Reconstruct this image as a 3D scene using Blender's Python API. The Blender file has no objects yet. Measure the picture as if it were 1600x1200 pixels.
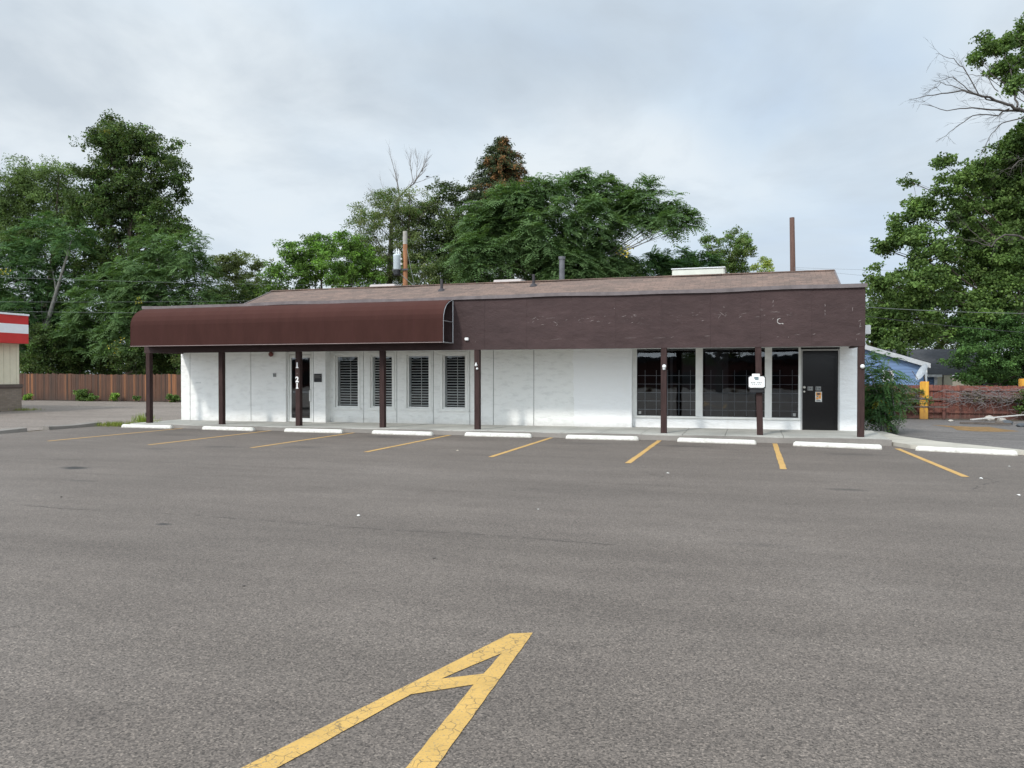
import bpy, bmesh, math, random
import numpy as np
from mathutils import Vector, Matrix

random.seed(11)
rng = np.random.default_rng(7)
R = math.radians
scene = bpy.context.scene
col = scene.collection

# ------------------------------------------------------------------ camera model
F, CX, CY, EYE = 1209.0, 800.0, 600.0, 1.6
YAW, PITCH = R(17.2), math.atan(-15 / 1209.0)


def ray(px, py):
    x, y = (px - CX) / F, (CY - py) / F
    c, s = math.cos(PITCH), math.sin(PITCH)
    fy, uz = c - y * s, s + y * c
    return (x * math.cos(YAW) - fy * math.sin(YAW), x * math.sin(YAW) + fy * math.cos(YAW), uz)


def at(px, py, d):            # survey point seen at distance d along the view
    X, Y, Z = ray(px, py)
    return Vector((X * d, Y * d, EYE + Z * d))


def aty(px, py, Y0):          # survey point on the plane y = Y0
    X, Y, Z = ray(px, py)
    t = Y0 / Y
    return Vector((X * t, Y0, EYE + Z * t))


def gnd(px, py, z=0.0):       # survey point on level z
    X, Y, Z = ray(px, py)
    t = (z - EYE) / Z
    return Vector((X * t, Y * t, z))


# ------------------------------------------------------------------ tagging
def tag(o, label=None, cat=None, group=None, kind=None):
    if label: o['label'] = label
    if cat: o['category'] = cat
    if group: o['group'] = group
    if kind: o['kind'] = kind
    return o


def thing(name, label, cat, loc=(0, 0, 0), rz=0.0, group=None):
    o = bpy.data.objects.new(name, None)
    o.empty_display_size = 0.2
    o.location = loc
    o.rotation_euler = (0, 0, rz)
    col.objects.link(o)
    return tag(o, label, cat, group)


# ------------------------------------------------------------------ mesh builder (world coords)
class MB:
    def __init__(self):
        self.v, self.f = [], []

    def add(self, vs, fs):
        n = len(self.v)
        self.v += [tuple(p) for p in vs]
        self.f += [tuple(i + n for i in q) for q in fs]
        return self

    def quad(self, a, b, c, d):
        return self.add([a, b, c, d], [(0, 1, 2, 3)])

    def poly(self, pts):
        return self.add(pts, [tuple(range(len(pts)))])

    def box(self, x0, x1, y0, y1, z0, z1, b=0.0):
        if b > 0:
            bm = bmesh.new()
            bmesh.ops.create_cube(bm, size=1.0)
            for v in bm.verts:
                v.co = Vector(((x0 + x1) / 2 + v.co.x * (x1 - x0), (y0 + y1) / 2 + v.co.y * (y1 - y0), (z0 + z1) / 2 + v.co.z * (z1 - z0)))
            bmesh.ops.bevel(bm, geom=bm.edges[:], offset=b, segments=2, affect='EDGES')
            bm.verts.index_update()
            self.add([v.co for v in bm.verts], [[v.index for v in f.verts] for f in bm.faces])
            bm.free()
            return self
        vs = [(x0, y0, z0), (x1, y0, z0), (x1, y1, z0), (x0, y1, z0), (x0, y0, z1), (x1, y0, z1), (x1, y1, z1), (x0, y1, z1)]
        return self.add(vs, [(0, 3, 2, 1), (4, 5, 6, 7), (0, 1, 5, 4), (1, 2, 6, 5), (2, 3, 7, 6), (3, 0, 4, 7)])

    def prism(self, pts, z0, z1):
        n = len(pts)
        vs = [(p[0], p[1], z0) for p in pts] + [(p[0], p[1], z1) for p in pts]
        fs = [tuple(range(n))[::-1], tuple(range(n, 2 * n))] + [(i, (i + 1) % n, n + (i + 1) % n, n + i) for i in range(n)]
        return self.add(vs, fs)

    def tube(self, pts, radii, seg=8, cap=True):
        pts = [Vector(p) for p in pts]
        if not hasattr(radii, '__len__'):
            radii = [radii] * len(pts)
        vs, n = [], len(pts)
        ref = Vector((0.31, 0.87, 0.21)).normalized()
        for i, p in enumerate(pts):
            t = (pts[min(i + 1, n - 1)] - pts[max(i - 1, 0)]).normalized()
            r0 = ref if abs(t.dot(ref)) < 0.95 else Vector((1, 0, 0))
            u = t.cross(r0).normalized()
            w = t.cross(u)
            for k in range(seg):
                a = 2 * math.pi * k / seg
                vs.append(p + (u * math.cos(a) + w * math.sin(a)) * radii[i])
        fs = []
        for i in range(n - 1):
            for k in range(seg):
                k2 = (k + 1) % seg
                fs.append((i * seg + k, i * seg + k2, (i + 1) * seg + k2, (i + 1) * seg + k))
        if cap:
            fs.append(tuple(range(seg))[::-1])
            fs.append(tuple(range((n - 1) * seg, n * seg)))
        return self.add(vs, fs)

    def lathe(self, c, prof, seg=20, axis='z'):
        vs, fs, n = [], [], len(prof)
        for r, h in prof:
            for k in range(seg):
                a = 2 * math.pi * k / seg
                if axis == 'z':
                    vs.append((c[0] + r * math.cos(a), c[1] + r * math.sin(a), c[2] + h))
                else:
                    vs.append((c[0] + r * math.cos(a), c[1] - h, c[2] + r * math.sin(a)))
        for i in range(n - 1):
            for k in range(seg):
                k2 = (k + 1) % seg
                fs.append((i * seg + k, i * seg + k2, (i + 1) * seg + k2, (i + 1) * seg + k))
        fs.append(tuple(range(seg))[::-1])
        fs.append(tuple(range((n - 1) * seg, n * seg)))
        return self.add(vs, fs)

    def build(self, name, mat, parent=None, smooth=False):
        me = bpy.data.meshes.new(name)
        org = Vector((0, 0, 0))
        if parent is not None:
            org = world_loc(parent)
        me.from_pydata([(v[0] - org.x, v[1] - org.y, v[2] - org.z) for v in self.v], [], self.f)
        me.update()
        bm = bmesh.new(); bm.from_mesh(me)
        bmesh.ops.recalc_face_normals(bm, faces=bm.faces)
        bm.to_mesh(me); bm.free()
        if smooth:
            for p in me.polygons: p.use_smooth = True
        me.materials.append(mat)
        o = bpy.data.objects.new(name, me)
        col.objects.link(o)
        if parent is not None: o.parent = parent
        return o


def world_loc(o):
    v = Vector((0, 0, 0))
    while o is not None:
        v += o.location
        o = o.parent
    return v


# ------------------------------------------------------------------ materials
def newmat(name):
    m = bpy.data.materials.new(name)
    m.use_nodes = True
    nt = m.node_tree
    return m, nt, nt.nodes['Principled BSDF']


def N(nt, t, **kw):
    n = nt.nodes.new(t)
    for k, v in kw.items(): setattr(n, k, v)
    return n


def noise(nt, scale, detail=4, rough=0.55, co=None, stretch=None):
    n = N(nt, 'ShaderNodeTexNoise')
    n.inputs['Scale'].default_value = scale
    n.inputs['Detail'].default_value = detail
    n.inputs['Roughness'].default_value = rough
    g = N(nt, 'ShaderNodeNewGeometry')
    src = g.outputs['Position']
    if stretch:
        mp = N(nt, 'ShaderNodeMapping')
        mp.inputs['Scale'].default_value = stretch
        nt.links.new(src, mp.inputs['Vector'])
        src = mp.outputs['Vector']
    nt.links.new(src, n.inputs['Vector'])
    return n.outputs['Fac']


def ramp(nt, fac, stops):
    r = N(nt, 'ShaderNodeValToRGB')
    e = r.color_ramp.elements
    while len(e) < len(stops): e.new(0.5)
    for i, (p, c) in enumerate(stops):
        e[i].position = p
        e[i].color = (*c, 1) if len(c) == 3 else c
    nt.links.new(fac, r.inputs['Fac'])
    return r.outputs['Color']


def mix(nt, fac, a, b, mode='MIX'):
    m = N(nt, 'ShaderNodeMix', data_type='RGBA', blend_type=mode)
    for sock, val in ((m.inputs[0], fac), (m.inputs[6], a), (m.inputs[7], b)):
        if hasattr(val, 'links') or hasattr(val, 'is_linked'):
            nt.links.new(val, sock)
        elif isinstance(val, (int, float)):
            sock.default_value = val
        else:
            sock.default_value = (*val, 1)
    return m.outputs[2]


def bump(nt, bs, height, strength=0.3, dist=0.02):
    b = N(nt, 'ShaderNodeBump')
    b.inputs['Strength'].default_value = strength
    b.inputs['Distance'].default_value = dist
    nt.links.new(height, b.inputs['Height'])
    nt.links.new(b.outputs['Normal'], bs.inputs['Normal'])


def math_n(nt, op, a, b=None, clamp=False):
    n = N(nt, 'ShaderNodeMath', operation=op)
    n.use_clamp = clamp
    for i, v in enumerate((a, b)):
        if v is None: continue
        if isinstance(v, (int, float)): n.inputs[i].default_value = v
        else: nt.links.new(v, n.inputs[i])
    return n.outputs[0]


def sep_pos(nt):
    g = N(nt, 'ShaderNodeNewGeometry')
    s = N(nt, 'ShaderNodeSeparateXYZ')
    nt.links.new(g.outputs['Position'], s.inputs[0])
    return s.outputs


def simple(name, c, rough=0.6, var=0.12, scale=6.0, metal=0.0, spec=0.35, bmp=0.0, bscale=40.0, stretch=None):
    m, nt, b = newmat(name)
    n = noise(nt, scale, 5, 0.6, stretch=stretch)
    lo = tuple(max(0, x * (1 - var)) for x in c)
    hi = tuple(min(1, x * (1 + var)) for x in c)
    nt.links.new(ramp(nt, n, [(0.3, lo), (0.7, hi)]), b.inputs['Base Color'])
    b.inputs['Roughness'].default_value = rough
    b.inputs['Metallic'].default_value = metal
    b.inputs['Specular IOR Level'].default_value = spec
    if bmp: bump(nt, b, noise(nt, bscale, 4), bmp)
    return m


M = {}


def asphalt(name, base, tint_far, stains=(), warm=1.0, coarse=1.0):
    m, nt, b = newmat(name)
    big = noise(nt, 0.22, 5, 0.6)
    mid = noise(nt, 1.3, 5, 0.65, stretch=(0.5, 2.2, 1))
    c = ramp(nt, big, [(0.3, tuple(x * 0.87 for x in base)), (0.52, base), (0.75, tint_far)])
    c = mix(nt, 0.6, c, ramp(nt, mid, [(0.28, (0.40, 0.39, 0.385)), (0.68, (0.58, 0.575, 0.57))]), 'OVERLAY')
    c = mix(nt, 0.5, c, ramp(nt, noise(nt, 0.5, 5, 0.6, stretch=(0.25, 1.6, 1)), [(0.35, (0.40, 0.395, 0.39)), (0.6, (0.56, 0.56, 0.56))]), 'OVERLAY')
    # aggregate
    v = N(nt, 'ShaderNodeTexVoronoi')
    v.inputs['Scale'].default_value = 105.0 * coarse
    g = N(nt, 'ShaderNodeNewGeometry')
    nt.links.new(g.outputs['Position'], v.inputs['Vector'])
    sp = N(nt, 'ShaderNodeSeparateColor')
    nt.links.new(v.outputs['Color'], sp.inputs[0])
    agg = ramp(nt, sp.outputs[0], [(0.0, (0.16, 0.155, 0.15)), (0.28, (0.38, 0.375, 0.37)), (0.68, (0.54, 0.535, 0.53)), (0.92, (0.70, 0.69, 0.67)), (1.0, (0.95, 0.94, 0.92))])
    c = mix(nt, 0.85, c, agg, 'OVERLAY')
    n2 = noise(nt, 95 * coarse, 3, 0.6)
    c = mix(nt, 0.65, c, ramp(nt, n2, [(0.33, (0.22, 0.22, 0.22)), (0.5, (0.5, 0.5, 0.5)), (0.68, (0.72, 0.71, 0.7))]), 'OVERLAY')
    # oil drips
    px = sep_pos(nt)
    wob = noise(nt, 3.5, 4, 0.6)
    for (sx, sy, rx, ry, amt) in stains:
        dx = math_n(nt, 'DIVIDE', math_n(nt, 'SUBTRACT', px[0], sx), rx)
        dy = math_n(nt, 'DIVIDE', math_n(nt, 'SUBTRACT', px[1], sy), ry)
        d = math_n(nt, 'SQRT', math_n(nt, 'ADD', math_n(nt, 'MULTIPLY', dx, dx), math_n(nt, 'MULTIPLY', dy, dy)))
        d = math_n(nt, 'ADD', d, math_n(nt, 'MULTIPLY', math_n(nt, 'SUBTRACT', wob, 0.5), 1.3))
        k = math_n(nt, 'MULTIPLY', math_n(nt, 'SUBTRACT', 1.0, d, clamp=True), amt, clamp=True)
        c = mix(nt, k, c, (0.03, 0.028, 0.027))
    nt.links.new(c, b.inputs['Base Color'])
    b.inputs['Roughness'].default_value = 0.72
    b.inputs['Specular IOR Level'].default_value = 0.45
    bump(nt, b, math_n(nt, 'ADD', n2, sp.outputs[0]), 0.45, 0.004)
    return m


stains = [(-11.05, 10.43, 0.35, 0.22, 1.6), (-6.0, 6.78, 0.12, 0.07, 1.5), (1.29, 11.63, 0.4, 0.16, 0.6), (-9.4, 14.9, 0.7, 0.35, 0.6),
          (-11.24, 14.4, 0.7, 0.3, 0.55), (-12.2, 13.6, 0.5, 0.25, 0.5), (-1.5, 17.6, 0.9, 0.3, 0.55), (-9.0, 18.0, 0.8, 0.5, 0.55), (-3.6, 17.6, 0.9, 0.4, 0.4),
          (1.9, 16.8, 0.8, 0.4, 0.4), (0.1, 7.6, 0.5, 0.12, 0.25), (-9.6, 9.2, 0.5, 0.12, 0.5), (-14.5, 16.9, 0.9, 0.4, 0.4)]
M['asphalt'] = asphalt('asphalt', (0.145, 0.124, 0.108), (0.180, 0.157, 0.139), stains)
M['lot_gravel'] = asphalt('worn_lot', (0.225, 0.195, 0.172), (0.275, 0.24, 0.213), coarse=0.5)
M['lot_right'] = asphalt('right_lot', (0.15, 0.14, 0.135), (0.19, 0.175, 0.165), coarse=0.6)
M['ground'] = simple('earth', (0.16, 0.13, 0.09), 0.95, 0.35, 0.6, bmp=0.5, bscale=12)


def paint(name, c, crack=True, wear=0.12):
    m, nt, b = newmat(name)
    n = noise(nt, 5, 5)
    cc = ramp(nt, n, [(0.3, tuple(x * 0.82 for x in c)), (0.7, c)])
    if crack:
        v = N(nt, 'ShaderNodeTexVoronoi', feature='DISTANCE_TO_EDGE')
        v.inputs['Scale'].default_value = 17
        g = N(nt, 'ShaderNodeNewGeometry')
        wv = N(nt, 'ShaderNodeTexNoise'); wv.inputs['Scale'].default_value = 14; wv.inputs['Detail'].default_value = 3
        nt.links.new(g.outputs['Position'], wv.inputs['Vector'])
        av = N(nt, 'ShaderNodeVectorMath', operation='MULTIPLY_ADD')
        av.inputs[1].default_value = (0.06, 0.06, 0.06)
        nt.links.new(wv.outputs['Color'], av.inputs[0]); nt.links.new(g.outputs['Position'], av.inputs[2])
        nt.links.new(av.outputs[0], v.inputs['Vector'])
        k = ramp(nt, v.outputs['Distance'], [(0.015, (1, 1, 1)), (0.05, (0, 0, 0))])
        gate = ramp(nt, noise(nt, 7, 3), [(0.42, (0, 0, 0)), (0.58, (1, 1, 1))])
        kk = mix(nt, 1.0, k, gate, 'MULTIPLY')
        kk = mix(nt, 1.0, kk, (0.75, 0.75, 0.75), 'MULTIPLY')
        cc = mix(nt, kk, cc, (0.12, 0.09, 0.05))
    w = ramp(nt, noise(nt, 70, 3, 0.7), [(0.66 - wear * 0.5, (0, 0, 0)), (0.74, (1, 1, 1))])
    cc = mix(nt, w, cc, (0.19, 0.165, 0.13))
    nt.links.new(cc, b.inputs['Base Color'])
    b.inputs['Roughness'].default_value = 0.7
    bump(nt, b, noise(nt, 120, 2), 0.3, 0.003)
    return m


M['yellow'] = paint('yellow_road_paint', (0.60, 0.375, 0.105), wear=.2)
M['yellow_far'] = paint('yellow_stall_paint', (0.60, 0.36, 0.11), crack=False, wear=0.26)
M['white_faint'] = paint('faded_white_paint', (0.30, 0.28, 0.26), crack=False, wear=0.3)


def concrete(name, c):
    m, nt, b = newmat(name)
    cc = ramp(nt, noise(nt, 0.9, 6, 0.65), [(0.3, tuple(x * 0.72 for x in c)), (0.55, c), (0.8, tuple(x * 1.12 for x in c))])
    cc = mix(nt, 0.45, cc, ramp(nt, noise(nt, 45, 4, 0.7), [(0.3, (0.36, 0.36, 0.35)), (0.7, (0.62, 0.62, 0.61))]), 'OVERLAY')
    nt.links.new(cc, b.inputs['Base Color'])
    b.inputs['Roughness'].default_value = 0.85
    bump(nt, b, noise(nt, 60, 4), 0.25, 0.006)
    return m


M['concrete'] = concrete('sidewalk_concrete', (0.42, 0.41, 0.375))
M['curb'] = concrete('curb_concrete', (0.23, 0.21, 0.19))
M['apron'] = concrete('apron_concrete', (0.47, 0.44, 0.38))


def stop_paint():
    m, nt, b = newmat('white_stop_paint')
    p = sep_pos(nt)
    c = ramp(nt, noise(nt, 6, 6, 0.7), [(0.28, (0.46, 0.44, 0.39)), (0.48, (0.66, 0.65, 0.60)), (0.75, (0.76, 0.75, 0.71))])
    k = ramp(nt, math_n(nt, 'ADD', p[2], math_n(nt, 'MULTIPLY', noise(nt, 14, 4), 0.05)), [(0.03, (1, 1, 1)), (0.065, (0, 0, 0))])
    c = mix(nt, k, c, (0.33, 0.30, 0.26))
    chip = ramp(nt, noise(nt, 26, 4, 0.7), [(0.60, (0, 0, 0)), (0.66, (1, 1, 1))])
    c = mix(nt, chip, c, (0.4, 0.38, 0.34))
    nt.links.new(c, b.inputs['Base Color'])
    b.inputs['Roughness'].default_value = 0.75
    bump(nt, b, noise(nt, 40, 4), 0.35, 0.01)
    return m


M['stop'] = stop_paint()


def stucco(name, c, dirt=0.5, patch_x=None):
    m, nt, b = newmat(name)
    p = sep_pos(nt)
    trowel = noise(nt, 3.0, 6, 0.62, stretch=(1.0, 1.0, 2.6))
    soft = noise(nt, 0.8, 4, 0.6)
    cc = ramp(nt, trowel, [(0.34, tuple(x * (1 - 0.11 * dirt) for x in c)), (0.48, c), (0.7, tuple(min(0.9, x * 1.03) for x in c))])
    cc = mix(nt, 0.28 * dirt, cc, ramp(nt, soft, [(0.3, (0.40, 0.40, 0.38)), (0.7, (0.56, 0.56, 0.56))]), 'OVERLAY')
    if patch_x is not None:
        wob = math_n(nt, 'ADD', p[0], math_n(nt, 'MULTIPLY', math_n(nt, 'SUBTRACT', noise(nt, 3.2, 5, 0.7), 0.5), 0.22))
        k = ramp(nt, math_n(nt, 'SUBTRACT', wob, patch_x - 0.5), [(0.49, (0, 0, 0)), (0.505, (1, 1, 1))])
        cc = mix(nt, k, cc, (0.86, 0.865, 0.86))
    # scuffs and splash near the ground
    low = ramp(nt, math_n(nt, 'ADD', p[2], math_n(nt, 'MULTIPLY', noise(nt, 5, 5, 0.7), 0.3)), [(0.27, (0.7, 0.7, 0.7)), (0.46, (0, 0, 0))])
    cc = mix(nt, mix(nt, 1.0, low, (0.55 * dirt,) * 3, 'MULTIPLY'), cc, (0.36, 0.34, 0.30))
    sc = ramp(nt, noise(nt, 9, 6, 0.75, stretch=(1, 1, 2.2)), [(0.69, (0, 0, 0)), (0.75, (0.6, 0.6, 0.6))])
    cc = mix(nt, mix(nt, 1.0, sc, (dirt,) * 3, 'MULTIPLY'), cc, (0.42, 0.41, 0.38))
    nt.links.new(cc, b.inputs['Base Color'])
    b.inputs['Roughness'].default_value = 0.7
    bump(nt, b, trowel, 0.75, 0.05)
    return m


M['wall'] = stucco('white_stucco', (0.86, 0.86, 0.84), 0.75)
M['wall_mid'] = stucco('white_stucco_mid', (0.82, 0.822, 0.795), 1.0, patch_x=-4.78)
M['wall_r'] = stucco('white_stucco_right', (0.85, 0.855, 0.85), 0.35)
M['groove'] = simple('panel_groove', (0.30, 0.30, 0.29), 0.9)
M['trim'] = simple('white_trim_paint', (0.80, 0.80, 0.77), 0.5, 0.06, 5)
M['soffit'] = simple('soffit_paint', (0.62, 0.63, 0.62), 0.8, 0.08)


def fascia_mat():
    m, nt, b = newmat('brown_fascia_stucco')
    p = sep_pos(nt)
    tr = noise(nt, 2.6, 6, 0.62, stretch=(1.0, 1.0, 2.2))
    base = (0.058, 0.037, 0.036)
    cc = ramp(nt, tr, [(0.32, tuple(x * 0.86 for x in base)), (0.5, base), (0.72, tuple(x * 1.18 for x in base))])
    cc = mix(nt, 0.5, cc, ramp(nt, noise(nt, 0.7, 4), [(0.3, (0.42, 0.42, 0.42)), (0.7, (0.58, 0.57, 0.57))]), 'OVERLAY')
    # glue traces of removed letters: thin broken scars in a band
    sc = ramp(nt, noise(nt, 5.5, 7, 0.78, stretch=(1.0, 1.0, 3.2)), [(0.615, (0, 0, 0)), (0.65, (1, 1, 1)), (0.69, (0, 0, 0))])
    zz = math_n(nt, 'ABSOLUTE', math_n(nt, 'SUBTRACT', p[2], 3.02))
    band = ramp(nt, zz, [(0.06, (1, 1, 1)), (0.2, (0, 0, 0))])
    xx = ramp(nt, math_n(nt, 'DIVIDE', math_n(nt, 'ADD', p[0], 8.0), 10.0), [(0.20, (0, 0, 0)), (0.30, (1, 1, 1)), (0.85, (1, 1, 1)), (0.92, (0.3, 0.3, 0.3))])
    k = mix(nt, 1.0, mix(nt, 1.0, sc, band, 'MULTIPLY'), xx, 'MULTIPLY')
    k = mix(nt, 1.0, k, (0.5, 0.5, 0.5), 'MULTIPLY')
    cc = mix(nt, k, cc, (0.42, 0.38, 0.36))
    nt.links.new(cc, b.inputs['Base Color'])
    b.inputs['Roughness'].default_value = 0.7
    b.inputs['Specular IOR Level'].default_value = 0.2
    bump(nt, b, noise(nt, 3.4, 6, 0.65, stretch=(1.0, 1.0, 1.7)), 0.55, 0.05)
    return m


M['fascia'] = fascia_mat()
M['post'] = simple('brown_post_paint', (0.046, 0.027, 0.025), 0.7, 0.25, 9, spec=0.15, bmp=0.3, bscale=60, stretch=(3, 3, 0.5))
M['glue'] = simple('letter_glue', (0.25, 0.21, 0.20), 0.8, 0.2, 30)
M['flash'] = simple('metal_flashing', (0.165, 0.14, 0.14), 0.55, 0.25, 3.0, metal=0.1)


def awning_mat():
    m, nt, b = newmat('awning_cloth')
    p = sep_pos(nt)
    base = (0.050, 0.0215, 0.018)
    cc = ramp(nt, noise(nt, 1.6, 5, 0.6, stretch=(2.2, 1, 0.6)), [(0.3, tuple(x * 0.86 for x in base)), (0.72, tuple(x * 1.12 for x in base))])
    # cloth colour gets lighter towards the top of the awning
    k = ramp(nt, math_n(nt, 'ADD', math_n(nt, 'SUBTRACT', p[2], 2.9), math_n(nt, 'MULTIPLY', noise(nt, 1.2, 4), 0.15)), [(0.25, (0, 0, 0)), (0.75, (0.55, 0.55, 0.55))])
    cc = mix(nt, k, cc, (0.088, 0.037, 0.030))
    # sewn seams
    w = N(nt, 'ShaderNodeMath', operation='PINGPONG'); w.inputs[1].default_value = 0.45
    nt.links.new(math_n(nt, 'ADD', p[0], 40.0), w.inputs[0])
    s = ramp(nt, w.outputs[0], [(0.006, (0.4, 0.4, 0.4)), (0.03, (0, 0, 0))])
    cc = mix(nt, s, cc, (0.055, 0.022, 0.021))
    nt.links.new(cc, b.inputs['Base Color'])
    b.inputs['Roughness'].default_value = 0.85
    b.inputs['Specular IOR Level'].default_value = 0.08
    bump(nt, b, noise(nt, 2.0, 4), 0.12, 0.03)
    return m


M['awning'] = awning_mat()
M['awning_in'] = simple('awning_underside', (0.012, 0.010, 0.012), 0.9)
M['alu'] = simple('aluminium_tube', (0.48, 0.48, 0.49), 0.35, 0.1, 20, metal=0.6)


def shingles():
    m, nt, b = newmat('brown_shingles')
    p = sep_pos(nt)
    cmb = N(nt, 'ShaderNodeCombineXYZ')
    nt.links.new(p[0], cmb.inputs[0])
    nt.links.new(math_n(nt, 'MULTIPLY', p[1], 1.07), cmb.inputs[1])
    br = N(nt, 'ShaderNodeTexBrick')
    br.inputs['Scale'].default_value = 1.0
    br.inputs['Brick Width'].default_value = 0.32
    br.inputs['Row Height'].default_value = 0.15
    br.inputs['Mortar Size'].default_value = 0.006
    br.inputs['Color1'].default_value = (0.20, 0.138, 0.112, 1)
    br.inputs['Color2'].default_value = (0.13, 0.096, 0.08, 1)
    br.inputs['Mortar'].default_value = (0.11, 0.075, 0.06, 1)
    br.inputs['Bias'].default_value = 0.0
    br.offset_frequency = 2
    nt.links.new(cmb.outputs[0], br.inputs['Vector'])
    cc = mix(nt, 0.6, br.outputs['Color'], ramp(nt, noise(nt, 1.0, 5), [(0.3, (0.40, 0.40, 0.41)), (0.7, (0.62, 0.60, 0.58))]), 'OVERLAY')
    cc = mix(nt, 0.5, cc, ramp(nt, noise(nt, 14, 3, 0.7), [(0.3, (0.3, 0.3, 0.3)), (0.7, (0.7, 0.69, 0.68))]), 'OVERLAY')
    nt.links.new(cc, b.inputs['Base Color'])
    b.inputs['Roughness'].default_value = 0.9
    bump(nt, b, br.outputs['Fac'], 0.6, 0.01)
    return m


M['shingle'] = shingles()


def glass_mat(name, tint, refl=1.0, ior=1.5):
    m, nt, b = newmat(name)
    nt.nodes.remove(b)
    out = nt.nodes['Material Output']
    tr = N(nt, 'ShaderNodeBsdfTransparent'); tr.inputs[0].default_value = (*tint, 1)
    gl = N(nt, 'ShaderNodeBsdfGlossy'); gl.inputs['Roughness'].default_value = 0.015
    gl.inputs['Color'].default_value = (0.9, 0.93, 0.95, 1)
    fr = N(nt, 'ShaderNodeFresnel'); fr.inputs['IOR'].default_value = ior
    k = math_n(nt, 'MULTIPLY', fr.outputs[0], refl, clamp=True)
    bmp_ = N(nt, 'ShaderNodeBump'); bmp_.inputs['Strength'].default_value = 0.04; bmp_.inputs['Distance'].default_value = 0.05
    nt.links.new(noise(nt, 1.6, 2), bmp_.inputs['Height'])
    nt.links.new(bmp_.outputs[0], gl.inputs['Normal'])
    mx = N(nt, 'ShaderNodeMixShader')
    nt.links.new(k, mx.inputs[0]); nt.links.new(tr.outputs[0], mx.inputs[1]); nt.links.new(gl.outputs[0], mx.inputs[2])
    nt.links.new(mx.outputs[0], out.inputs[0])
    return m


M['glass'] = glass_mat('tinted_glass', (0.45, 0.47, 0.49), 1.35, 1.7)
M['glass_clear'] = glass_mat('window_glass', (0.8, 0.83, 0.83), 1.0, 1.5)
M['interior'] = simple('dark_interior', (0.007, 0.007, 0.008), 0.9, 0.4, 1.0)
M['interior_pale'] = simple('interior_partition', (0.11, 0.11, 0.115), 0.9, 0.2, 1.0)
M['grille'] = simple('grille_bars', (0.62, 0.64, 0.66), 0.5)
M['blind'] = simple('blind_slats', (0.80, 0.79, 0.77), 0.6, 0.1)
M['door_dark'] = simple('black_security_door', (0.006, 0.006, 0.0065), 0.16, 0.35, 3.0, spec=0.4, bmp=0.04, bscale=20)
M['black'] = simple('black_plastic', (0.02, 0.02, 0.022), 0.5, 0.2)
M['white_plastic'] = simple('white_plastic', (0.80, 0.80, 0.79), 0.4, 0.05)
M['grey_plastic'] = simple('grey_plastic', (0.32, 0.32, 0.31), 0.5, 0.1)
M['paper'] = simple('paper_white', (0.78, 0.78, 0.75), 0.8, 0.06, 20)
M['ink'] = simple('dark_ink', (0.08, 0.09, 0.10), 0.8)
M['orange'] = simple('orange_ink', (0.75, 0.33, 0.08), 0.8, 0.2, 30)
M['redbell'] = simple('fire_bell_red', (0.16, 0.05, 0.045), 0.5)
M['brass'] = simple('door_hardware', (0.62, 0.60, 0.55), 0.3, 0.1, metal=0.8)
M['rest_red'] = simple('red_band', (0.52, 0.035, 0.032), 0.45, 0.1, 2)
M['rest_white'] = simple('white_band', (0.80, 0.81, 0.82), 0.45, 0.04)
M['rest_cream'] = simple('cream_stucco', (0.72, 0.66, 0.50), 0.8, 0.06, 3)
M['rest_cap'] = simple('brown_ledge', (0.12, 0.09, 0.075), 0.7, 0.15)


def brickmat():
    m, nt, b = newmat('brown_brick')
    p = sep_pos(nt)
    cmb = N(nt, 'ShaderNodeCombineXYZ')
    nt.links.new(math_n(nt, 'ADD', p[1], p[0]), cmb.inputs[0]); nt.links.new(p[2], cmb.inputs[1])
    br = N(nt, 'ShaderNodeTexBrick')
    br.inputs['Scale'].default_value = 1.0; br.inputs['Brick Width'].default_value = 0.22; br.inputs['Row Height'].default_value = 0.075
    br.inputs['Mortar Size'].default_value = 0.006
    br.inputs['Color1'].default_value = (0.21, 0.165, 0.125, 1); br.inputs['Color2'].default_value = (0.27, 0.215, 0.17, 1)
    br.inputs['Mortar'].default_value = (0.17, 0.15, 0.13, 1)
    nt.links.new(cmb.outputs[0], br.inputs['Vector'])
    nt.links.new(br.outputs['Color'], b.inputs['Base Color'])
    b.inputs['Roughness'].default_value = 0.9
    return m


M['brick'] = brickmat()


def fence_mat(name, c1, c2, c3, width=0.14):
    m, nt, b = newmat(name)
    p = sep_pos(nt)
    cell = math_n(nt, 'FLOOR', math_n(nt, 'DIVIDE', math_n(nt, 'ADD', p[0], 200.0), width))
    wn = N(nt, 'ShaderNodeTexWhiteNoise', noise_dimensions='1D')
    nt.links.new(cell, wn.inputs['W'])
    c = ramp(nt, wn.outputs['Value'], [(0.0, c1), (0.5, c2), (0.85, c2), (1.0, c3)])
    st = noise(nt, 3.0, 6, 0.7, stretch=(7, 7, 0.5))
    c = mix(nt, 0.75, c, ramp(nt, st, [(0.3, (0.27, 0.27, 0.27)), (0.7, (0.7, 0.68, 0.65))]), 'OVERLAY')
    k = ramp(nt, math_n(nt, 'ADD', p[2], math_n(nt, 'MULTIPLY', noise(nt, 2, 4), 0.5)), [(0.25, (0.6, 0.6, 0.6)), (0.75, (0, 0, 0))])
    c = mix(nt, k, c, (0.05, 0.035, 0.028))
    nt.links.new(c, b.inputs['Base Color'])
    b.inputs['Roughness'].default_value = 0.8
    bump(nt, b, st, 0.4, 0.01)
    return m


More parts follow.
